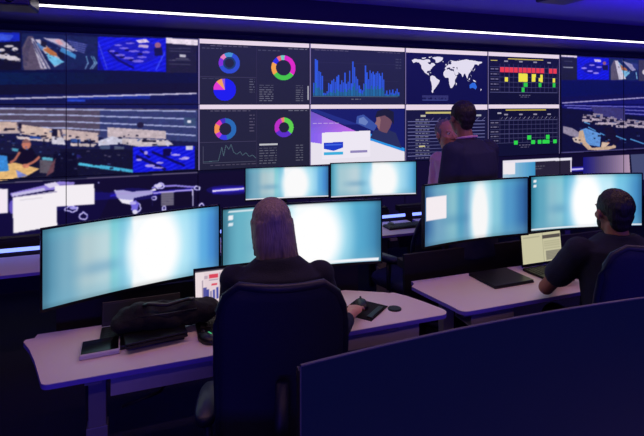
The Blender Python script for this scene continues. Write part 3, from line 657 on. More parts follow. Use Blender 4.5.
ST3 = [(0,(60,110,165)),(.15,(120,170,200)),(.28,(140,196,210)),(.36,(90,166,200)),(.42,(120,170,205)),(.50,(195,225,240)),(.58,(225,245,252)),(.70,(140,205,225)),(.82,(84,156,205)),(1,(46,98,160))]
ST4 = [(0,(58,140,170)),(.10,(96,166,190)),(.2,(140,190,205)),(.28,(140,198,212)),(.34,(84,170,204)),(.40,(70,150,205)),(.46,(150,210,235)),(.60,(225,245,255)),(.72,(200,235,248)),(.82,(120,196,228)),(1,(60,130,185))]
def bx(a, b, x0, y0, x1, y1): return x0 <= a <= x1 and y0 <= b <= y1
w1, w2, w3, w4 = wallpaper(ST1,.60,.145), wallpaper(ST2,.56,.17,.55,1.0,.09), wallpaper(ST3,.545,.075,.60,.97,.13), wallpaper(ST4,.52,.13,.55,1.0,.08)
def s_left(a, b): return w1(a,b)
def s_centre(a, b):
    if bx(a,b,.60,.945,.985,.985): return (240,244,250)
    if bx(a,b,.03,.11,.06,.17) : return (235,240,245)
    if bx(a,b,.035,.21,.055,.27): return (215,230,238)
    if bx(a,b,.0,.0,1,.02): return (20,30,45)
    if bx(a,b,.03,.035,.45,.065): return (215,232,238)
    return w2(a,b)
def s_right_a(a, b):
    if bx(a,b,.015,.20,.21,.58): return (244,236,240)
    return w3(a,b)
def s_right_b(a, b):
    if bx(a,b,.0,.955,1,.995): return (240,244,250)
    if bx(a,b,.02,.05,.05,.10) or bx(a,b,.02,.15,.05,.20): return (235,240,245)
    return w4(a,b)
def s_far_a(a, b): return wallpaper(ST1,.60,.15,.55,.98)(a,b) if b < .97 else (225,225,235)
def s_far_b(a, b): return wallpaper([(0,(90,176,205)),(.12,(170,205,215)),(.28,(190,214,222)),(.40,(140,200,225)),(.46,(120,180,225)),(.52,(235,250,255)),(.72,(225,245,252)),(.85,(150,210,238)),(1,(80,166,215))],.62,.15,.55,.98)(a,b) if b < .965 else (215,215,228)
def s_off(a, b): return (1,1,3)
M_mon = screen_mat('monitor_display', 1.0)
def curved_grid(name, w, z0, z1, sag, fn, m, parent, nx=110, nz=44, off=0.0):
    vs, fs, cs = [], [], []
    for j in range(nz+1):
        for i in range(nx+1):
            x = -w/2 + w*i/nx; vs.append((x, sag*(1-(2*x/w)**2)+off, z1+(z0-z1)*j/nz)); c = fn(i/nx, j/nz); cs.append(L([min(255,max(0,q)) for q in c]))
    for j in range(nz):
        for i in range(nx):
            a = j*(nx+1)+i; fs.append((a+nx+1, a+nx+2, a+1, a))
    me = bpy.data.meshes.new(name); me.from_pydata(vs, [], fs)
    at = me.color_attributes.new('picture', 'FLOAT_COLOR', 'POINT'); at.data.foreach_set('color', np.array(cs, dtype=np.float32).ravel())
    return link(name, me, m, parent, True)
def make_monitor(label, pl, pr, zb, zt, base, fn, sag=.035, m=None, group=None, nx=110, basev=None, bz=.014, bt=.008, bm_=None, bd=.012):
    """pl, pr: plan positions (world x, y) of the two ends of the screen; the pole stands on the rail at v = basev"""
    pl, pr = Vector((pl[0],pl[1],0)), Vector((pr[0],pr[1],0)); mid = (pl+pr)/2; d = pr-pl; w = d.length; ang = math.atan2(d.y, d.x)
    # foot of the pole straight behind the middle of the screen, on the rail line
    nrm = Vector((-d.y, d.x, 0)).normalized(); vv = UV(mid.x, mid.y)[1]; nv = UV(nrm.x, nrm.y)[1]; back = (basev-vv)/nv
    t = thing('curved_monitor', label, 'monitor', (mid+nrm*back + Vector((0,0,base))), ang, group)
    dy, b0 = -back, -base
    holder = [];
    def prof(x): return sag*(1-(2*x/w)**2)
    # screen mesh in the thing's frame
    scr = curved_grid('screen', w-2*bt, zb+bz+b0, zt-bt+b0, sag, fn, m or M_mon, t, nx=nx)
    for vtx in scr.data.vertices: vtx.co.y += dy-.001
    n = 40; b = BM()
    def strip(z0, z1, y0, y1, x0=-w/2, x1=w/2):
        rs = []
        for i in range(n+1):
            x = x0+(x1-x0)*i/n; y = prof(x)+dy
            rs.append([Vector((x,y+y0,z0+b0)), Vector((x,y+y1,z0+b0)), Vector((x,y+y1,z1+b0)), Vector((x,y+y0,z1+b0))])
        rings(b, rs)
    strip(zb, zb+bz, -.004, bd); strip(zt-bt, zt, -.004, bd); strip(zb, zt, -.004, bd, -w/2, -w/2+bt); strip(zb, zt, -.004, bd, w/2-bt, w/2)
    obj('bezel', b, bm_ or M_bezel, t)
    b = BM(); strip(zb, zt-.014, .0015, .022); strip(zb+.05, zt-.05, .02, .045, -w*.32, w*.32); obj('shell', b, M_black2, t)
    zc = (zb+zt)/2+b0
    b = BM(); tube(b, [(0,0,0),(0,0,zc+.03)], .017, 14); tube(b, [(0,0,0),(0,0,.012)], .045, 18); obj('pole', b, M_black, t, False)
    b = BM(); box(b, (0,(dy+sag+.05)/2,zc), (.035, abs(dy+sag+.05)+.01, .03)); box(b, (0,dy+sag+.048,zc), (.10,.012,.10)); obj('arm', b, M_black, t, bevel=.004)
    return t
G1 = 'curved monitors of the front row'
make_monitor('large curved monitor at left with a white glow right of centre, above the black bag', (-1.232,2.10), (-.553,2.60), .835, 1.205, .755, s_left, .03, basev=2.72, group=G1)
make_monitor('curved monitor directly in front of the long haired woman', (-.527,2.515), (.345,2.76), .835, 1.205, .755, s_centre, .03, basev=2.72, group=G1)
make_monitor('curved monitor showing a plain white square window on its left side', (.583,2.755), (1.315,3.06), .915, 1.285, .755, s_right_a, .03, basev=2.72, group=G1)
make_monitor('curved monitor with a white taskbar line behind the seated man with short black hair', (1.343,3.10), (2.17,3.25), .915, 1.285, .755, s_right_b, .03, basev=2.72, group=G1)
G2 = 'monitors of the far row'
make_monitor('left one of the two distant monitors below the dashboard panels', (-.66,4.10), (.063,4.265), .915, 1.205, .755, s_far_a, .015, basev=4.17, group=G2, nx=70)
make_monitor('right one of the two distant monitors, below the white web page panel', (.073,4.268), (.875,4.44), .905, 1.225, .755, s_far_b, .015, basev=4.17, group=G2, nx=70)
def glossy_off():
    m = mat('switched_off_screen', (20,44,60), .5, spec=.2, noise=.04, scale=3); return m
pa, pb = W(.276,.884), W(1.33,.876)
make_monitor('huge dark switched off curved monitor filling the bottom right foreground', (pa.x,pa.y), (pb.x,pb.y), .83, 1.247, .755, s_off, .028, m=glossy_off(), basev=1.21, bz=.01, bt=.0022, bd=.003, bm_=mat('grey_bezel', (92,94,112), .4, .4, noise=.03))
# ======================= small things on the desks =======================
def on(px, py, z=ZD):
    t = (HC-z)*FP/(py-CY); return Vector(((px-CX)*t/FP, t, z))
def flat_screen(name, fn, w, h, m, parent, nx, nz, M):
    vs, fs, cs = [], [], []
    for j in range(nz+1):
        for i in range(nx+1): vs.append(M @ Vector((-w/2+w*i/nx, 0, h*(1-j/nz)))); cs.append(L(fn(i/nx, j/nz)))
    for j in range(nz):
        for i in range(nx):
            a = j*(nx+1)+i; fs.append((a+nx+1, a+nx+2, a+1, a))
    me = bpy.data.meshes.new(name); me.from_pydata(vs, [], fs); at = me.color_attributes.new('picture', 'FLOAT_COLOR', 'POINT'); at.data.foreach_set('color', np.array(cs, dtype=np.float32).ravel())
    return link(name, me, m, parent)
M_lap = mat('laptop_shell', (46,47,54), .35, .5, noise=.04)
M_lapblk = mat('laptop_black', (13,13,17), .4, .2, noise=.06)
M_lapscr = screen_mat('laptop_display', .95)
def make_laptop(label, hinge_left, hinge_right, depth, lid, tilt, fn, shell, group=None):
    a, c = Vector(hinge_left), Vector(hinge_right); d = c-a; w = d.length; ang = math.atan2(d.y, d.x); mid = (a+c)/2
    t = thing('laptop', label, 'laptop', (mid.x, mid.y, ZD), ang, group)
    b = BM(); box(b, (0,-depth/2,.009), (w,depth,.016)); obj('base', b, shell, t, bevel=.004)
    b = BM()
    for r in range(5):
        for k in range(12): box(b, (-w*.42+k*w*.84/11, -depth*.15-r*.021, .0185), (w*.06,.017,.003))
    obj('keyboard', b, M_key, t)
    b = BM(); box(b, (0,-depth*.78,.0178), (w*.30,depth*.32,.0014)); obj('touchpad', b, M_lap, t)
    R = Matrix.Translation((0,.002,.018)) @ Matrix.Rotation(-tilt, 4, 'X')
    b = BM(); box(b, (0,.004,lid/2), (w,.007,lid)); bmesh.ops.transform(b, matrix=R, verts=b.verts[:]); ld = obj('lid', b, shell, t, bevel=.002)
    flat_screen('screen', fn, w-.018, lid-.03, M_lapscr, ld, 60, 40, R @ Matrix.Translation((0,-.0007,.018)))
    return t
def lap_charts(a, b):
    if bx(a,b,.0,.0,1,.035): return (60,56,70)
    for x0,y0,x1,y1,c in ((.20,.12,.33,.21,(222,70,92)),(.23,.33,.30,.39,(222,80,100)),(.62,.12,.8,.2,(226,70,90)),(.115,.42,.15,.66,(84,84,160)),(.165,.47,.19,.70,(70,74,160)),(.205,.52,.225,.72,(60,66,150)),(.25,.50,.275,.72,(80,88,170)),(.30,.44,.33,.70,(70,80,170)),(.5,.42,.6,.7,(80,90,170)),(.10,.24,.105,.72,(170,150,170)),(.345,.10,.35,.76,(180,160,180)),(.20,.24,.33,.25,(170,150,170)),(.11,.76,.5,.78,(180,160,175)),(.12,.14,.17,.20,(190,170,185))):
        if bx(a,b,x0,y0,x1,y1): return c
    if bx(a,b,.12,.06,.95,.85): return (232,212,218)
    return (238,222,226)
def lap_doc(a, b):
    if bx(a,b,.52,.08,.99,.20): return (84,78,72)
    if bx(a,b,.56,.12,.94,.15): return (190,184,150)
    if bx(a,b,.60,.64,.985,.96): return (132,128,112) if int(b*40)%2 else (156,152,130)
    if bx(a,b,.56,.28,.97,.58): return (186,182,148) if int(b*36)%3 else (196,192,158)
    if bx(a,b,.04,.08,.46,.14): return (180,176,146)
    if .525 < a < .535: return (176,172,140)
    return (204,200,164)
def lap_dark(a, b): return (5,5,9)
make_laptop('open laptop with red and blue charts on a white screen, left of the woman', on(194,322), on(194,322)+Vector((.335,.125,0)), .205, .228, .15, lap_charts, M_lapblk)
make_laptop('open laptop showing a cream coloured text page, in front of the seated man', on(522.5,268.5,.715), on(563.5,262,.715), .225, .212, .10, lap_doc, M_lapblk)
make_laptop('open black laptop with dark screen half buried under the black bag', on(101.5,331), on(101.5,331)+Vector((.33,.125,0)), .22, .105, .42, lap_dark, M_lapblk)
# closed laptops
def closed_laptop(label, c, ang, w, d, m, group=None, h=.018):
    t = thing('laptop', label, 'laptop', c, ang, group)
    b = BM(); box(b, (0,0,h*.30), (w,d,h*.55)); obj('base', b, m, t, bevel=.003)
    b = BM(); box(b, (0,.001,h*.81), (w,d-.002,h*.36)); obj('lid', b, m, t, bevel=.003)
    b = BM(); tube(b, [(-w*.36,d/2,h*.55),(w*.36,d/2,h*.55)], .005, 8); obj('hinge', b, M_black, t)
    return t
q = [on(468,277.7), on(492,270), on(540.5,281.7), on(504,288)]; c = sum(q, Vector())/4
closed_laptop('dark grey closed laptop lying on the white desk left of the seated man', c, math.atan2((q[2]-q[3]).y, (q[2]-q[3]).x), .285, .235, M_lap)
q0, q1 = on(126,356), on(188,342); d = (q1-q0); ang = math.atan2(d.y, d.x); nn = Vector((-d.y,d.x,0)).normalized()
closed_laptop('flat black closed laptop at the front edge of the black bag', (q0+q1)/2 + nn*.055 + Vector((0,0,.0215)), ang, d.length, .105, M_lapblk, h=.024)
# tablet
q = [on(77.9,347), on(110,342.7), on(124.6,353), on(89,359.5)]; c = sum(q, Vector())/4; ang = math.atan2((q[2]-q[3]).y, (q[2]-q[3]).x)
t = thing('tablet', 'small square tablet with black face and pale edge, left of the black bag', 'tablet', c, ang)
M_pale = mat('pale_edge', (190,186,196), .4, noise=.02)
b = BM(); box(b, (0,0,.011), (.155,.128,.020)); obj('body', b, M_pale, t, bevel=.005)
b = BM(); box(b, (0,.003,.0218), (.143,.114,.002)); obj('screen', b, mat('tablet_glass', (10,10,13), .15), t)
# mouse of the left desk, with a green light
def make_mouse(label, c, ang, m, light=None):
    t = thing('computer_mouse', label, 'mouse', c, ang)
    b = BM(); ell(b, (0,0,.010), (.031,.056,.026))
    for v in b.verts: v.co.z = max(v.co.z, .001)
    obj('body', b, m, t, True)
    b = BM(); vs = bmesh.ops.create_cone(b, cap_ends=True, segments=14, radius1=.011, radius2=.011, depth=.006)['verts']; bmesh.ops.transform(b, matrix=Matrix.Translation((0,.028,.030)) @ Matrix.Rotation(PI/2,4,'Y'), verts=vs); obj('scroll_wheel', b, M_key, t, True)
    if light: 
        b = BM(); box(b, (.012,-.004,.0325), (.006,.022,.005)); obj('indicator', b, light, t)
    return t
make_mouse('black mouse with a small green light beside the chart laptop', on(207,341), TH+.5, M_black, glow('green_led', (60,200,130), .8))
# mouse pad, disc and the mouse under the hand
q = [on(344,319.5), on(364,303.4), on(389,312.8), on(371,318.5)]
t = thing('mouse_pad', 'black mouse pad under the right hand of the woman', 'mouse pad', on(366.5,310.5), math.atan2((q[1]-q[0]).y, (q[1]-q[0]).x)-PI/2)
b = BM(); prism(b, [(-.105,-.10)]+[(-.105,.10),(.075,.10),(.075,-.10)], 0.0, .004); obj('pad', b, mat('pad_cloth', (14,14,18), .9, bump=.1, scale=400), t, bevel=.0015)
b = BM(); vs = [(.04,-.085),(.07,-.085),(.07,.06),(.04,.06)]; prism(b, vs, .004, .013); obj('wrist_rest', b, M_black, t, bevel=.004)
make_mouse('dark mouse held in the right hand of the woman', on(362,307) + Vector((0,0,.004)), TH-.15, M_black)
t = thing('coaster', 'round black coaster right of the mouse pad on the white desk', 'coaster', on(394.5,309))
b = BM(); tube(b, [(0,0,0),(0,0,.004)], .035, 28); obj('disc', b, M_black, t)
b = BM(); tube(b, [(0,0,.003),(0,0,.006)], .030, 28); obj('pad', b, M_lapblk, t)
# keyboard and mouse of the far row
def make_keyboard(label, c, ang):
    t = thing('keyboard', label, 'keyboard', c, ang)
    b = BM(); box(b, (0,0,.009), (.40,.13,.018)); obj('base', b, M_black, t, bevel=.004)
    b = BM()
    for r in range(5):
        for k in range(15): box(b, (-.182+k*.026, -.045+r*.0225, .0195), (.021,.018,.006))
    obj('keys', b, M_key, t)
make_keyboard('dark keyboard on the far desk below the blue LED line', on(407,226.5), TH)
make_mouse('dark hump shaped mouse beside the keyboard on the far desk', on(391.5,226.5), TH, M_black)
# black bag: a slumped soft shape
def soft_bag():
    b = BM(); q = random.Random(8)
    for i in range(16):
        a = i/15; ell(b, (-.17+.35*a, .012*math.sin(i*2.1), .050+.012*math.sin(i*1.3)), (.07, .062+.012*math.sin(i*1.7), .045+.016*math.sin(a*PI)))
    for i in range(9): ell(b, (q.uniform(-.15,.16), q.uniform(-.02,.05), q.uniform(.07,.10)), (.05,.04,.026), Matrix.Rotation(q.uniform(-.5,.5),3,'Y'))
    return b
c = on(150,345) + Vector((.03,.125,.022))
t = thing('soft_bag', 'slumped black fabric bag lying on a laptop under the left monitor', 'bag', c, ang)
def flat_bottom(me):
    lo = min(v.co.z for v in me.vertices)
    for v in me.vertices: v.co.z = max(0.003, v.co.z)
remeshed('body', soft_bag(), .008, mat('bag_fabric', (9,9,14), .9, noise=.2, scale=120, bump=.3), t, 4, disp=.028, dscale=.07, post=flat_bottom)
b = BM(); tube(b, [(-.10,-.02,.12),(-.08,-.05,.135),(0,-.065,.125),(.09,-.05,.132),(.12,-.01,.115)], .008, 10); obj('strap', b, M_black, t, True)
b = BM(); tube(b, [(-.13,-.055,.085),(0,-.072,.09),(.13,-.055,.085)], .003, 8); obj('zip', b, M_lap, t, True)
# ======================= office chairs =======================
def make_chair(label, loc, rz, group='mesh office chairs', seat=.46, top=1.15, w=.47):
    t = thing('office_chair', label, 'chair', loc, rz, group)
    # the sitter faces +y
    b = BM(); rs = []
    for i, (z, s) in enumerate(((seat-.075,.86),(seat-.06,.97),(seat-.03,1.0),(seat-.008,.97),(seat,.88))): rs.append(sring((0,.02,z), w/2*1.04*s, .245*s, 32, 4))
    rings(b, rs); obj('seat', b, M_fabric, t, True)
    b = BM(); rs = []; n = 18
    def back(x, k): # k 0..1 upwards
        z = seat+.10+(top-seat-.10)*k; hw = w/2*(1.0-.30*abs(2*k-1)**6-.05*abs(k-.5)); xx = x*hw
        y = -.245 - .05*k + .035*math.sin(k*PI*1.2) + .045*(x*x)
        return Vector((xx, y, z))
    def panel(off, thick, k0, k1, xs, name, m, par):
        b = BM(); nx, nk = 16, 16; fr, bk = [], []
        for j in range(nk+1):
            for i in range(nx+1):
                x = -xs+2*xs*i/nx; k = k0+(k1-k0)*j/nk
                p = back(x, k); fr.append(b.verts.new(p+Vector((0,off,0)))); 
        for j in range(nk+1):
            for i in range(nx+1):
                bk.append(b.verts.new(fr[j*(nx+1)+i].co + Vector((0,-thick,0))))
        for j in range(nk):
            for i in range(nx):
                a = j*(nx+1)+i; b.faces.new((fr[a],fr[a+1],fr[a+nx+2],fr[a+nx+1])); b.faces.new((bk[a],bk[a+nx+1],bk[a+nx+2],bk[a+1]))
        bor = [j*(nx+1) for j in range(nk+1)]; 
        per = list(range(nx+1)) + [j*(nx+1)+nx for j in range(1,nk+1)] + [nk*(nx+1)+i for i in range(nx-1,-1,-1)] + [j*(nx+1) for j in range(nk-1,0,-1)]
        for p, q in zip(per, per[1:]+per[:1]): b.faces.new((fr[q],fr[p],bk[p],bk[q]))
        return obj(name, b, m, par, True)
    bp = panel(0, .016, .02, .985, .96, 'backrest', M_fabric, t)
    loop = [back(x,.0)+Vector((0,-.006,0)) for x in np.linspace(-.88,.88,9)] + [back(.98,k)+Vector((0,-.006,0)) for k in np.linspace(.04,.94,12)] + [back(x,1.0)+Vector((0,-.006,0)) for x in np.linspace(.90,-.90,11)] + [back(-.98,k)+Vector((0,-.006,0)) for k in np.linspace(.94,.04,12)]
    b = BM(); tube(b, loop+loop[:1], .014, 10); obj('back_frame', b, M_chair, bp, True)
    b = BM(); tube(b, [(0,-.02,seat-.10),(0,-.20,seat-.09),(0,-.30,seat+.02),(0,-.315,seat+.22),(0,-.30,seat+.42)], [.03,.03,.03,.026,.02], 12); obj('back_support', b, M_chair, t, True)
    for s in (-1,1):
        b = BM(); tube(b, [(s*w*.42,-.02,seat-.07),(s*w*.60,-.02,seat-.03),(s*w*.62,-.03,seat+.17)], .017, 10); a = obj('armrest', b, M_chair, t, True)
        b = BM(); rings(b, [sring((s*w*.62,.0,seat+.17),.040,.115,20,3), sring((s*w*.62,.0,seat+.195),.042,.12,20,3), sring((s*w*.62,.0,seat+.205),.034,.11,20,3)]); obj('arm_pad', b, M_chair, a, True)
    b = BM(); tube(b, [(0,0,.10),(0,0,.26)], .028, 14); tube(b, [(0,0,.25),(0,0,seat-.06)], .018, 14); obj('gas_column', b, M_chrome, t)
    for k in range(5):
        a = 2*PI*k/5+.3; dx, dy = math.cos(a), math.sin(a)
        b = BM(); tube(b, [(0,0,.115),(dx*.15,dy*.15,.10),(dx*.30,dy*.30,.075)], [.03,.024,.016], 10); lg = obj('leg', b, M_chair, t, True)
        b = BM(); vs = bmesh.ops.create_cone(b, cap_ends=True, segments=16, radius1=.030, radius2=.030, depth=.045)['verts']; bmesh.ops.transform(b, matrix=Matrix.Translation((dx*.30,dy*.30,.030)) @ Matrix.Rotation(a,4,'Z') @ Matrix.Rotation(PI/2,4,'X'), verts=vs); obj('caster', b, M_black, lg)
    return t
# ======================= people =======================
def mat_skin(name, rgb): 
    m = mat(name, rgb, .55, noise=.06, scale=30); m.node_tree.nodes['Principled BSDF'].inputs['Subsurface Weight'].default_value = .05; return m
SK1, SK2, SK3 = mat_skin('skin_fair', (198,142,120)), mat_skin('skin_tan', (150,102,82)), mat_skin('skin_pink', (196,136,118))
M_eye = mat('eye_white', (225,220,215), .25); M_iris = mat('iris', (60,45,35), .25)
def hair_mat(name, a, b_):
    m = mat(name, a, .55); nt = m.node_tree; bs = nt.nodes['Principled BSDF']
    tc = nt.nodes.new('ShaderNodeTexCoord'); mp = nt.nodes.new('ShaderNodeMapping'); mp.inputs['Scale'].default_value = (60,60,4); n = nt.nodes.new('ShaderNodeTexNoise'); n.inputs['Scale'].default_value = 2.2; n.inputs['Detail'].default_value = 6
    mx = nt.nodes.new('ShaderNodeMix'); mx.data_type = 'RGBA'; mx.inputs['A'].default_value = L(a); mx.inputs['B'].default_value = L(b_)
    bp = nt.nodes.new('ShaderNodeBump'); bp.inputs['Strength'].default_value = .6; bp.inputs['Distance'].default_value = .01
    nt.links.new(tc.outputs['Object'], mp.inputs['Vector']); nt.links.new(mp.outputs['Vector'], n.inputs['Vector']); nt.links.new(n.outputs['Fac'], mx.inputs['Factor']); nt.links.new(mx.outputs['Result'], bs.inputs['Base Color']); nt.links.new(n.outputs['Fac'], bp.inputs['Height']); nt.links.new(bp.outputs['Normal'], bs.inputs['Normal'])
    return m
H_brown, H_black, H_grey, H_dark = hair_mat('hair_greying_brown', (64,52,54), (158,140,142)), hair_mat('hair_black', (14,12,14), (30,26,28)), hair_mat('hair_grey', (84,78,78), (150,142,142)), hair_mat('hair_dark', (20,16,17), (44,36,34))
M_blackcloth = mat('black_knit_blue_haze', (15,20,54), .9, noise=.2, scale=200, bump=.25)  # blue haze put into the colours of this and the other dark garments
M_polo = mat('black_polo_blue_haze', (14,20,52), .9, noise=.2, scale=220, bump=.25)
M_suit = mat('dark_suit_blue_haze', (36,42,72), .85, noise=.15, scale=240, bump=.2)
M_jacket = mat('charcoal_blue_haze', (24,26,52), .85, noise=.15, scale=240, bump=.2)
M_shirt = mat('pink_shirt', (222,170,205), .8, noise=.05, scale=150, bump=.1)
M_trouser = mat('dark_trousers_blue_haze', (14,17,42), .9, noise=.15, scale=200, bump=.2)  # dark cloth, tinted with the same painted haze
M_shoe = mat('black_leather', (14,14,16), .35, noise=.1)
def head_prims(b, M3, c, k=1.0, jaw=1.0):
    def e(p, r, R=None): ell(b, c + M3 @ (Vector(p)*k), (r[0]*k, r[1]*k, r[2]*k), M3 @ R if R else M3)
    e((0,-.018,.032),(.076,.094,.086)); e((0,.022,-.02),(.066,.070,.088)); e((0,.045,-.088),(.036*jaw,.034,.026)); e((0,.018,-.065),(.056*jaw,.060,.045))
    capsule(b, c+M3@(Vector((0,.086,.012))*k), c+M3@(Vector((0,.106,-.026))*k), .008*k, .013*k)
    for s in (-1,1):
        e((s*.012,.096,-.031),(.009,.010,.008)); e((s*.030,.078,.026),(.026,.013,.009)); e((s*.040,.058,-.022),(.024,.026,.022)); e((s*.078,-.010,-.008),(.009,.019,.031), Matrix.Rotation(s*.25,3,'Z'))
    e((0,.084,-.056),(.024,.010,.006)); e((0,.083,-.066),(.021,.010,.007))
def add_eyes(parent, M3, c, k=1.0):
    for s in (-1,1):
        b = BM(); ell(b, c+M3@(Vector((s*.031,.076,.008))*k), (.0125*k,)*3, M3, 2); e = obj('eye', b, M_eye, parent, True)
        b = BM(); ell(b, c+M3@(Vector((s*.031,.0865,.008))*k), (.0055*k,.003*k,.0055*k), M3, 2); obj('iris', b, M_iris, e, True)
def hand_prims(b, w, d, n, side, k=1.0, curl=.35, spread=.08):
    """wrist w, finger direction d, palm normal n (the way fingers curl), side: towards the thumb"""
    w, d, n = Vector(w), Vector(d).normalized(), Vector(n).normalized(); s = Vector(side).normalized(); s = (s - d*s.dot(d)).normalized(); n = (n - d*n.dot(d) - s*n.dot(s)).normalized()
    R = Matrix((s, d, n)).transposed()
    ell(b, w+d*.050*k, (.041*k,.056*k,.016*k), R); ell(b, w+d*.010*k, (.028*k,.035*k,.019*k), R); ell(b, w+d*.078*k, (.040*k,.022*k,.013*k), R)
    for i, (off, ln) in enumerate(((.033,.072),(.0115,.082),(-.0105,.076),(-.032,.060))):
        p = w + d*(.086-.004*abs(i-1.3))*k + s*off*k; a = spread*(1.5-i)/1.5; dd = (d + s*a).normalized(); ang = 0.0; r = .0086*k
        for j, f in enumerate((.45,.31,.24)):
            ang += curl*(.7 if j == 0 else 1.0); di = (dd*math.cos(ang) + n*math.sin(ang)).normalized(); q = p + di*ln*f*k
            capsule(b, p, q, r, r*.93, 10, 3); p = q; r *= .93
    p = w + d*.024*k + s*.030*k; di = (d*.55 + s*.75 + n*.35).normalized(); q = p + di*.042*k; capsule(b, p, q, .0125*k, .0105*k, 10, 3)
    di2 = (d*.85 + s*.30 + n*.42).normalized(); capsule(b, q, q+di2*.034*k, .0100*k, .0082*k, 10, 3)
def torso(b, rows, n=28, p=2.3):
    """rows: (centre, half width, half depth, tilt about x)"""
    rings(b, [sring(Vector(c), hw, hd, n, p, Matrix.Rotation(t,3,'X')) for c, hw, hd, t in rows])
def person(label, loc, rz, J, look, cloth, voxel=.006):
    """J: joints in the person's own frame (faces +y). look: head yaw, pitch, roll"""
    t = thing('person', label, 'person', loc, rz)
    V = {k: Vector(v) for k, v in J.items() if not isinstance(v, dict)}
    k = cloth.get('k', 1.0); hk = cloth.get('hk', 1.0)
    M3 = (Matrix.Rotation(look[0],3,'Z') @ Matrix.Rotation(look[1],3,'X') @ Matrix.Rotation(look[2],3,'Y'))
    hc = V['head']; pel, ch, nk = V['pelvis'], V['chest'], V['neck']
    sw = cloth.get('sw', .185); hip = cloth.get('hip', .165); dep = cloth.get('depth', 1.0)
    tl = math.atan2(-(nk-pel).y, (nk-pel).z)  # lean
    def rows(g):
        m = (pel+ch)/2
        return [(pel+Vector((0,0,-.10)), hip*.80+g, .11*dep+g, 0), (pel, hip+g, .125*dep+g, tl*.2), (pel*.62+ch*.38, hip*.90+g, .112*dep+g, tl*.6), (pel*.25+ch*.75, hip*.98+g, .122*dep+g, tl), (ch+Vector((0,0,.04)), sw*.93+g, .125*dep+g, tl), (nk*.55+ch*.45+Vector((0,0,.045)), sw*.98+g, .108*dep+g, tl), (nk*.85+ch*.15+Vector((0,0,.016)), sw*.74+g, .082*dep+g, tl), (nk+Vector((0,0,.02)), .075+g*.4, .066+g*.4, tl)]
    # ---- body: one continuous figure
    b = BM(); torso(b, rows(0)); capsule(b, nk-Vector((0,0,.03)), hc+M3@Vector((0,-.020,-.065)), .058*hk, .052*hk); head_prims(b, M3, hc, hk, cloth.get('jaw',1.0))
    for s, S_ in ((-1,'l'),(1,'r')):
        capsule(b, V['sh_'+S_], V['el_'+S_], .046*k, .036*k); capsule(b, V['el_'+S_], V['wr_'+S_], .037*k, .025*k)
        h = J['hand_'+S_]; hand_prims(b, V['wr_'+S_], h['d'], h['n'], h['s'], h.get('k',1.0), h.get('curl',.35))
        capsule(b, V['hip_'+S_], V['kn_'+S_], .080*k, .054*k); capsule(b, V['kn_'+S_], V['an_'+S_], .054*k, .036*k); capsule(b, V['an_'+S_]-Vector((0,.03,.03)), V['an_'+S_]+Vector((0,.13,-.045)), .036, .028)
    remeshed('body', b, voxel, cloth['skin'], t, 3)
    if cloth.get('eyes', True): add_eyes(t, M3, hc, hk)
    # ---- top garment
    g = cloth.get('g', .014); b = BM(); R_ = rows(g); hem = cloth.get('hem', -.12)
    R_[0] = (pel+Vector((0,0,hem)), hip*cloth.get('flare',1.0)+g, .128*dep+g, 0)
    R_[-1] = (nk+Vector((0,0,cloth.get('collar',.012))), .078+g*.3, .070+g*.3, tl)
    torso(b, R_)
    for s, S_ in ((-1,'l'),(1,'r')):
        a, e_, w_ = V['sh_'+S_], V['el_'+S_], V['wr_'+S_]; sl = cloth.get('sleeve', 1.9)
        ell(b, a, (.066*k+g*.3,.068*k+g*.3,.064*k+g*.3))
        if sl <= 1: q = a.lerp(e_, sl); capsule(b, a, q, .054*k+g, .050*k+g)
        else:
            capsule(b, a, e_, .050*k+g, .040*k+g); q = e_.lerp(w_, sl-1); capsule(b, e_, q, .040*k+g, .029*k+g*.8)
    remeshed(cloth['top_name'], b, voxel*1.15, cloth['top'], t, 5, disp=.012, dscale=.11)
    # ---- trousers and shoes
    b = BM(); gg = .012; rings(b, [sring(pel+Vector((0,0,-.13)), hip*.7, .10*dep, 24), sring(pel+Vector((0,0,-.05)), hip*1.02+gg*.5, .128*dep+gg*.5, 24), sring(pel+Vector((0,0,.06)), hip*.95+gg*.5, .118*dep+gg*.5, 24)])
    for s, S_ in ((-1,'l'),(1,'r')):
        capsule(b, V['hip_'+S_], V['kn_'+S_], .088*k+gg, .060*k+gg); capsule(b, V['kn_'+S_], V['an_'+S_]+Vector((0,0,.02)), .060*k+gg, .048*k+gg)
    remeshed('trousers', b, voxel*1.3, M_trouser, t, 4, disp=.010, dscale=.12)
    for s, S_ in ((-1,'l'),(1,'r')):
        an = V['an_'+S_]; b = BM(); ell(b, an+Vector((0,-.02,-.035)), (.042,.058,.045)); ell(b, an+Vector((0,.09,-.050)), (.046,.095,.032)); box(b, an+Vector((0,.04,-.072)), (.07,.22,.02))
        remeshed('shoe', b, .008, M_shoe, t, 3)
    return t, M3, hc
def hair_short(t, M3, c, m, k=1.0, back=.0, beard=None, thick=.006, fringe=.0):
    b = BM()
    def e(p, r): ell(b, c+M3@(Vector(p)*k), (r[0]*k,r[1]*k,r[2]*k), M3)
    e((0,-.026+fringe,.042),(.078+thick,.094+thick,.082+thick)); e((0,-.066,.0),(.060+thick,.042+thick,.058)); e((0,-.066,-.042),(.050,.030,.042))
    for s in (-1,1): e((s*.066,-.012,.026),(.012+thick,.040,.030)); e((s*.070,.014,-.000),(.006,.010,.022))
    remeshed('hair', b, .006, m, t, 3, disp=.006, dscale=.02)
    if beard:
        b = BM(); e((0,.046,-.092),(.038,.036,.026)); e((0,.024,-.078),(.056,.058,.031))
        for s in (-1,1): e((s*.058,.026,-.050),(.010,.020,.034))
        remeshed('beard', b, .006, beard, t, 3)
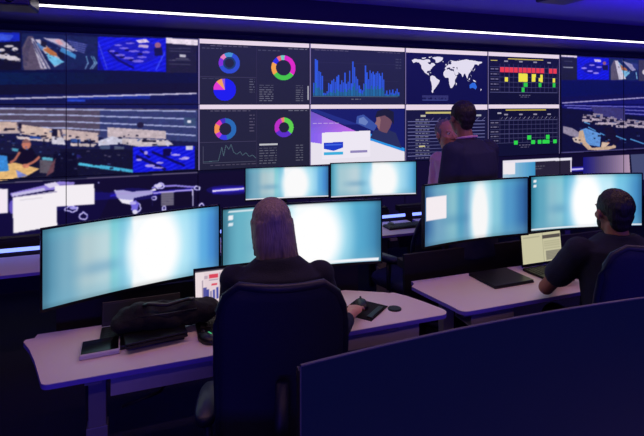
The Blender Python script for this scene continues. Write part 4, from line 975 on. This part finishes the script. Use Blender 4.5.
def seated(seat, lean, head_fwd=.05, top=.90, sw=.185, kn=.115, ft=.12):
    J = {}
    J['pelvis'] = (0,-.02,seat+.105); J['chest'] = (0,-.02+lean*.62,seat+.43); J['neck'] = (0,-.01+lean,seat+.615); J['head'] = (0,lean+head_fwd,seat+top-.115)
    for s, S_ in ((-1,'l'),(1,'r')):
        J['sh_'+S_] = (s*sw, -.01+lean*.93, seat+.565); J['hip_'+S_] = (s*.09,.02,seat+.085); J['kn_'+S_] = (s*kn,.43,seat+.065); J['an_'+S_] = (s*ft,.40,.085)
    return J
def inroom(base, u, v, z):
    """room coordinates to the frame of a figure at base (u, v, turn)"""
    d = W(u,v,z) - W(base[0],base[1],0); return tuple(Matrix.Rotation(-base[2],3,'Z') @ d)
# ---- the woman at the left desk
base = (.485,1.84,.13)
J = seated(.488,.06,.045,.905,.172)
J['head'] = (-.026,.115,.47+.765)
J['el_r'] = inroom(base,.77,1.92,.765); J['wr_r'] = inroom(base,.925,2.11,.748); J['hand_r'] = dict(d=(.35,.9,-.05), n=(0,0,-1), s=(-.9,.35,0), curl=.30, k=.95)
J['el_l'] = inroom(base,.315,1.985,.79); J['wr_l'] = inroom(base,.375,1.985,1.01); J['hand_l'] = dict(d=(.45,-.10,.9), n=(.75,-.3,-.5), s=(.2,.9,.1), curl=.5, k=.92)
t, M3, hc = person('woman in black with long greying hair seated with her back to us, hand on mouse', W(*base[:2]), base[2], J, (.16,-.10,0), dict(skin=SK1, top=M_blackcloth, top_name='sweater', sw=.172, hip=.155, k=.86, hk=.96, g=.013, sleeve=1.62, jaw=.9, hem=-.10, collar=.032), .0055)
def long_hair():
    b = BM(); q = random.Random(5)
    def e(p, r, R=None): ell(b, hc+M3@Vector(p), r, M3@R if R else M3)
    e((0,-.022,.040),(.082,.098,.088)); e((.002,-.056,-.005),(.080,.060,.082))
    rows = ((.050,.0,-.046,.076,.060),(.010,.001,-.054,.081,.058),(-.030,.002,-.060,.080,.053),(-.065,.004,-.066,.076,.047),(-.100,.006,-.074,.074,.041),(-.130,.010,-.082,.078,.036),(-.165,.014,-.090,.066,.024))
    rings(b, [sring(hc+M3@Vector((x,y,z)), rx, ry, 28, 2.3, M3) for z, x, y, rx, ry in rows])
    for i in range(24):                                             # loose locks with uneven ends
        a = math.pi*(1.04+.92*i/23); cx, sy = math.cos(a), math.sin(a); ln = q.uniform(.12,.23) + (.02 if cx > .3 else 0)
        p0 = Vector((.074*cx,-.052+.058*sy,.03)); p1 = Vector((.078*cx+.004,-.062+.050*sy,-.05)); p2 = Vector((.084*cx+.014+q.uniform(-.012,.016),-.078+.040*sy,-.05-ln*.62))
        capsule(b, hc+M3@p0, hc+M3@p1, .008, .0095, 8, 3); capsule(b, hc+M3@p1, hc+M3@p2, .0095, .005, 8, 3)
    for j in range(4): capsule(b, hc+M3@Vector((.079,.012-.018*j,.03)), hc+M3@Vector((.084+.004*j,.0-.020*j,-.085-.012*j)), .010, .007, 8, 3)
    for j in range(3): capsule(b, hc+M3@Vector((-.077,-.004-.018*j,.03)), hc+M3@Vector((-.074,-.012-.020*j,-.06-.018*j)), .010, .007, 8, 3)
    return b
remeshed('hair', long_hair(), .005, H_brown, t, 3)
make_chair('dark mesh office chair the long haired woman sits on, back towards us', W(.470,1.745), .10, top=1.18, w=.43)
# ---- the man at the right desk
base = (2.20,1.71,.03)
J = seated(.455,.05,.04,.90,.195)
J['head'] = (-.005,.07,.455+.745)
J['el_l'] = inroom(base,2.013,2.012,.765); J['wr_l'] = inroom(base,2.215,2.15,.748); J['hand_l'] = dict(d=(.75,.65,-.02), n=(.1,0,-1), s=(.6,-.7,.2), curl=.4)
J['el_r'] = inroom(base,2.46,1.93,.775); J['wr_r'] = inroom(base,2.36,2.15,.748); J['hand_r'] = dict(d=(-.35,.9,-.05), n=(0,0,-1), s=(-.9,-.3,0), curl=.35)
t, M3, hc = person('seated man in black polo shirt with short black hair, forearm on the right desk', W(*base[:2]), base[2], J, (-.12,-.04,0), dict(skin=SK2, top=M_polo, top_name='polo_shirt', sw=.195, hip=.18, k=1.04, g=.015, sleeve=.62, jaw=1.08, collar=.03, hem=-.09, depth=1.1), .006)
hair_short(t, M3, hc, H_black, 1.0, beard=H_black, thick=.003)
make_chair('dark office chair of the seated man at the right frame edge', W(2.115,1.665), .0, top=1.15)
make_chair('empty dark office chair at the far desk, seen between the two desks', W(1.88,3.18), TH+.35, top=1.0)
# ---- two men standing by the video wall
def standing(h, sw=.19, lean=0.0, arms=None):
    s_ = h/1.78; J = {}
    J['pelvis'] = (0,0,.96*s_); J['chest'] = (0,.0+lean*.5,1.26*s_); J['neck'] = (0,-.01+lean,1.475*s_); J['head'] = (0,.025+lean*1.2,1.655*s_)
    for s, S_ in ((-1,'l'),(1,'r')):
        J['sh_'+S_] = (s*sw,-.01+lean*.9,1.425*s_); J['hip_'+S_] = (s*.095,0,.93*s_); J['kn_'+S_] = (s*.10,.02,.50*s_); J['an_'+S_] = (s*.105,-.02,.085)
        J['el_'+S_] = (s*(sw+.06),-.03,1.13*s_); J['wr_'+S_] = (s*(sw+.03),.10,.90*s_); J['hand_'+S_] = dict(d=(0,.25,-1), n=(-s,0,0), s=(0,1,.2), curl=.3)
    return J
J = standing(1.775); J['head'] = (-.02,.055,1.65); J['neck'] = (-.01,.005,1.47)
for S_, s in (('l',-1),('r',1)): J['el_'+S_] = (s*.23,.02,1.14); J['wr_'+S_] = (s*.12,.20,1.05); J['hand_'+S_] = dict(d=(-s*.9,.3,-.1), n=(0,-1,-.2), s=(0,.2,1), curl=.4)
t, M3, hc = person('standing man in a dark suit with short dark hair, his back to us', W(2.12,2.80), .62, J, (-.38,-.03,0), dict(skin=SK2, top=M_suit, top_name='suit_jacket', sw=.19, hip=.18, k=1.05, g=.024, sleeve=1.93, hem=-.24, flare=1.05, collar=.035, depth=1.1), .007)
hair_short(t, M3, hc, H_dark, 1.0, thick=.004)
b = BM(); c = Vector(J['neck'])+Vector((0,.012,.045)); tube(b, [c+Vector((.066*math.cos(2*PI*i/20), .064*math.sin(2*PI*i/20), -.012*math.sin(2*PI*i/20))) for i in range(21)], .0085, 8); obj('shirt_collar', b, M_shirt, t, True)
J = standing(1.62, .155); J['head'] = (.065,.03,1.505); J['neck'] = (.028,-.005,1.345)
for S_, s in (('l',-1),('r',1)): J['el_'+S_] = (s*.185,.02,1.06); J['wr_'+S_] = (s*.11,.20,.98); J['hand_'+S_] = dict(d=(-s*.9,.3,-.1), n=(0,-1,-.2), s=(0,.2,1), curl=.4)
t, M3, hc = person('grey haired man in a pink shirt facing us, behind the suited man', W(2.325,3.24), TH+PI-.95, J, (.85,.06,0), dict(skin=SK3, top=M_shirt, top_name='shirt', sw=.155, hip=.165, k=.98, g=.012, sleeve=1.95, hem=-.08, collar=.035, depth=1.08), .006)
hair_short(t, M3, hc, H_grey, 1.0, thick=.002, fringe=-.012)
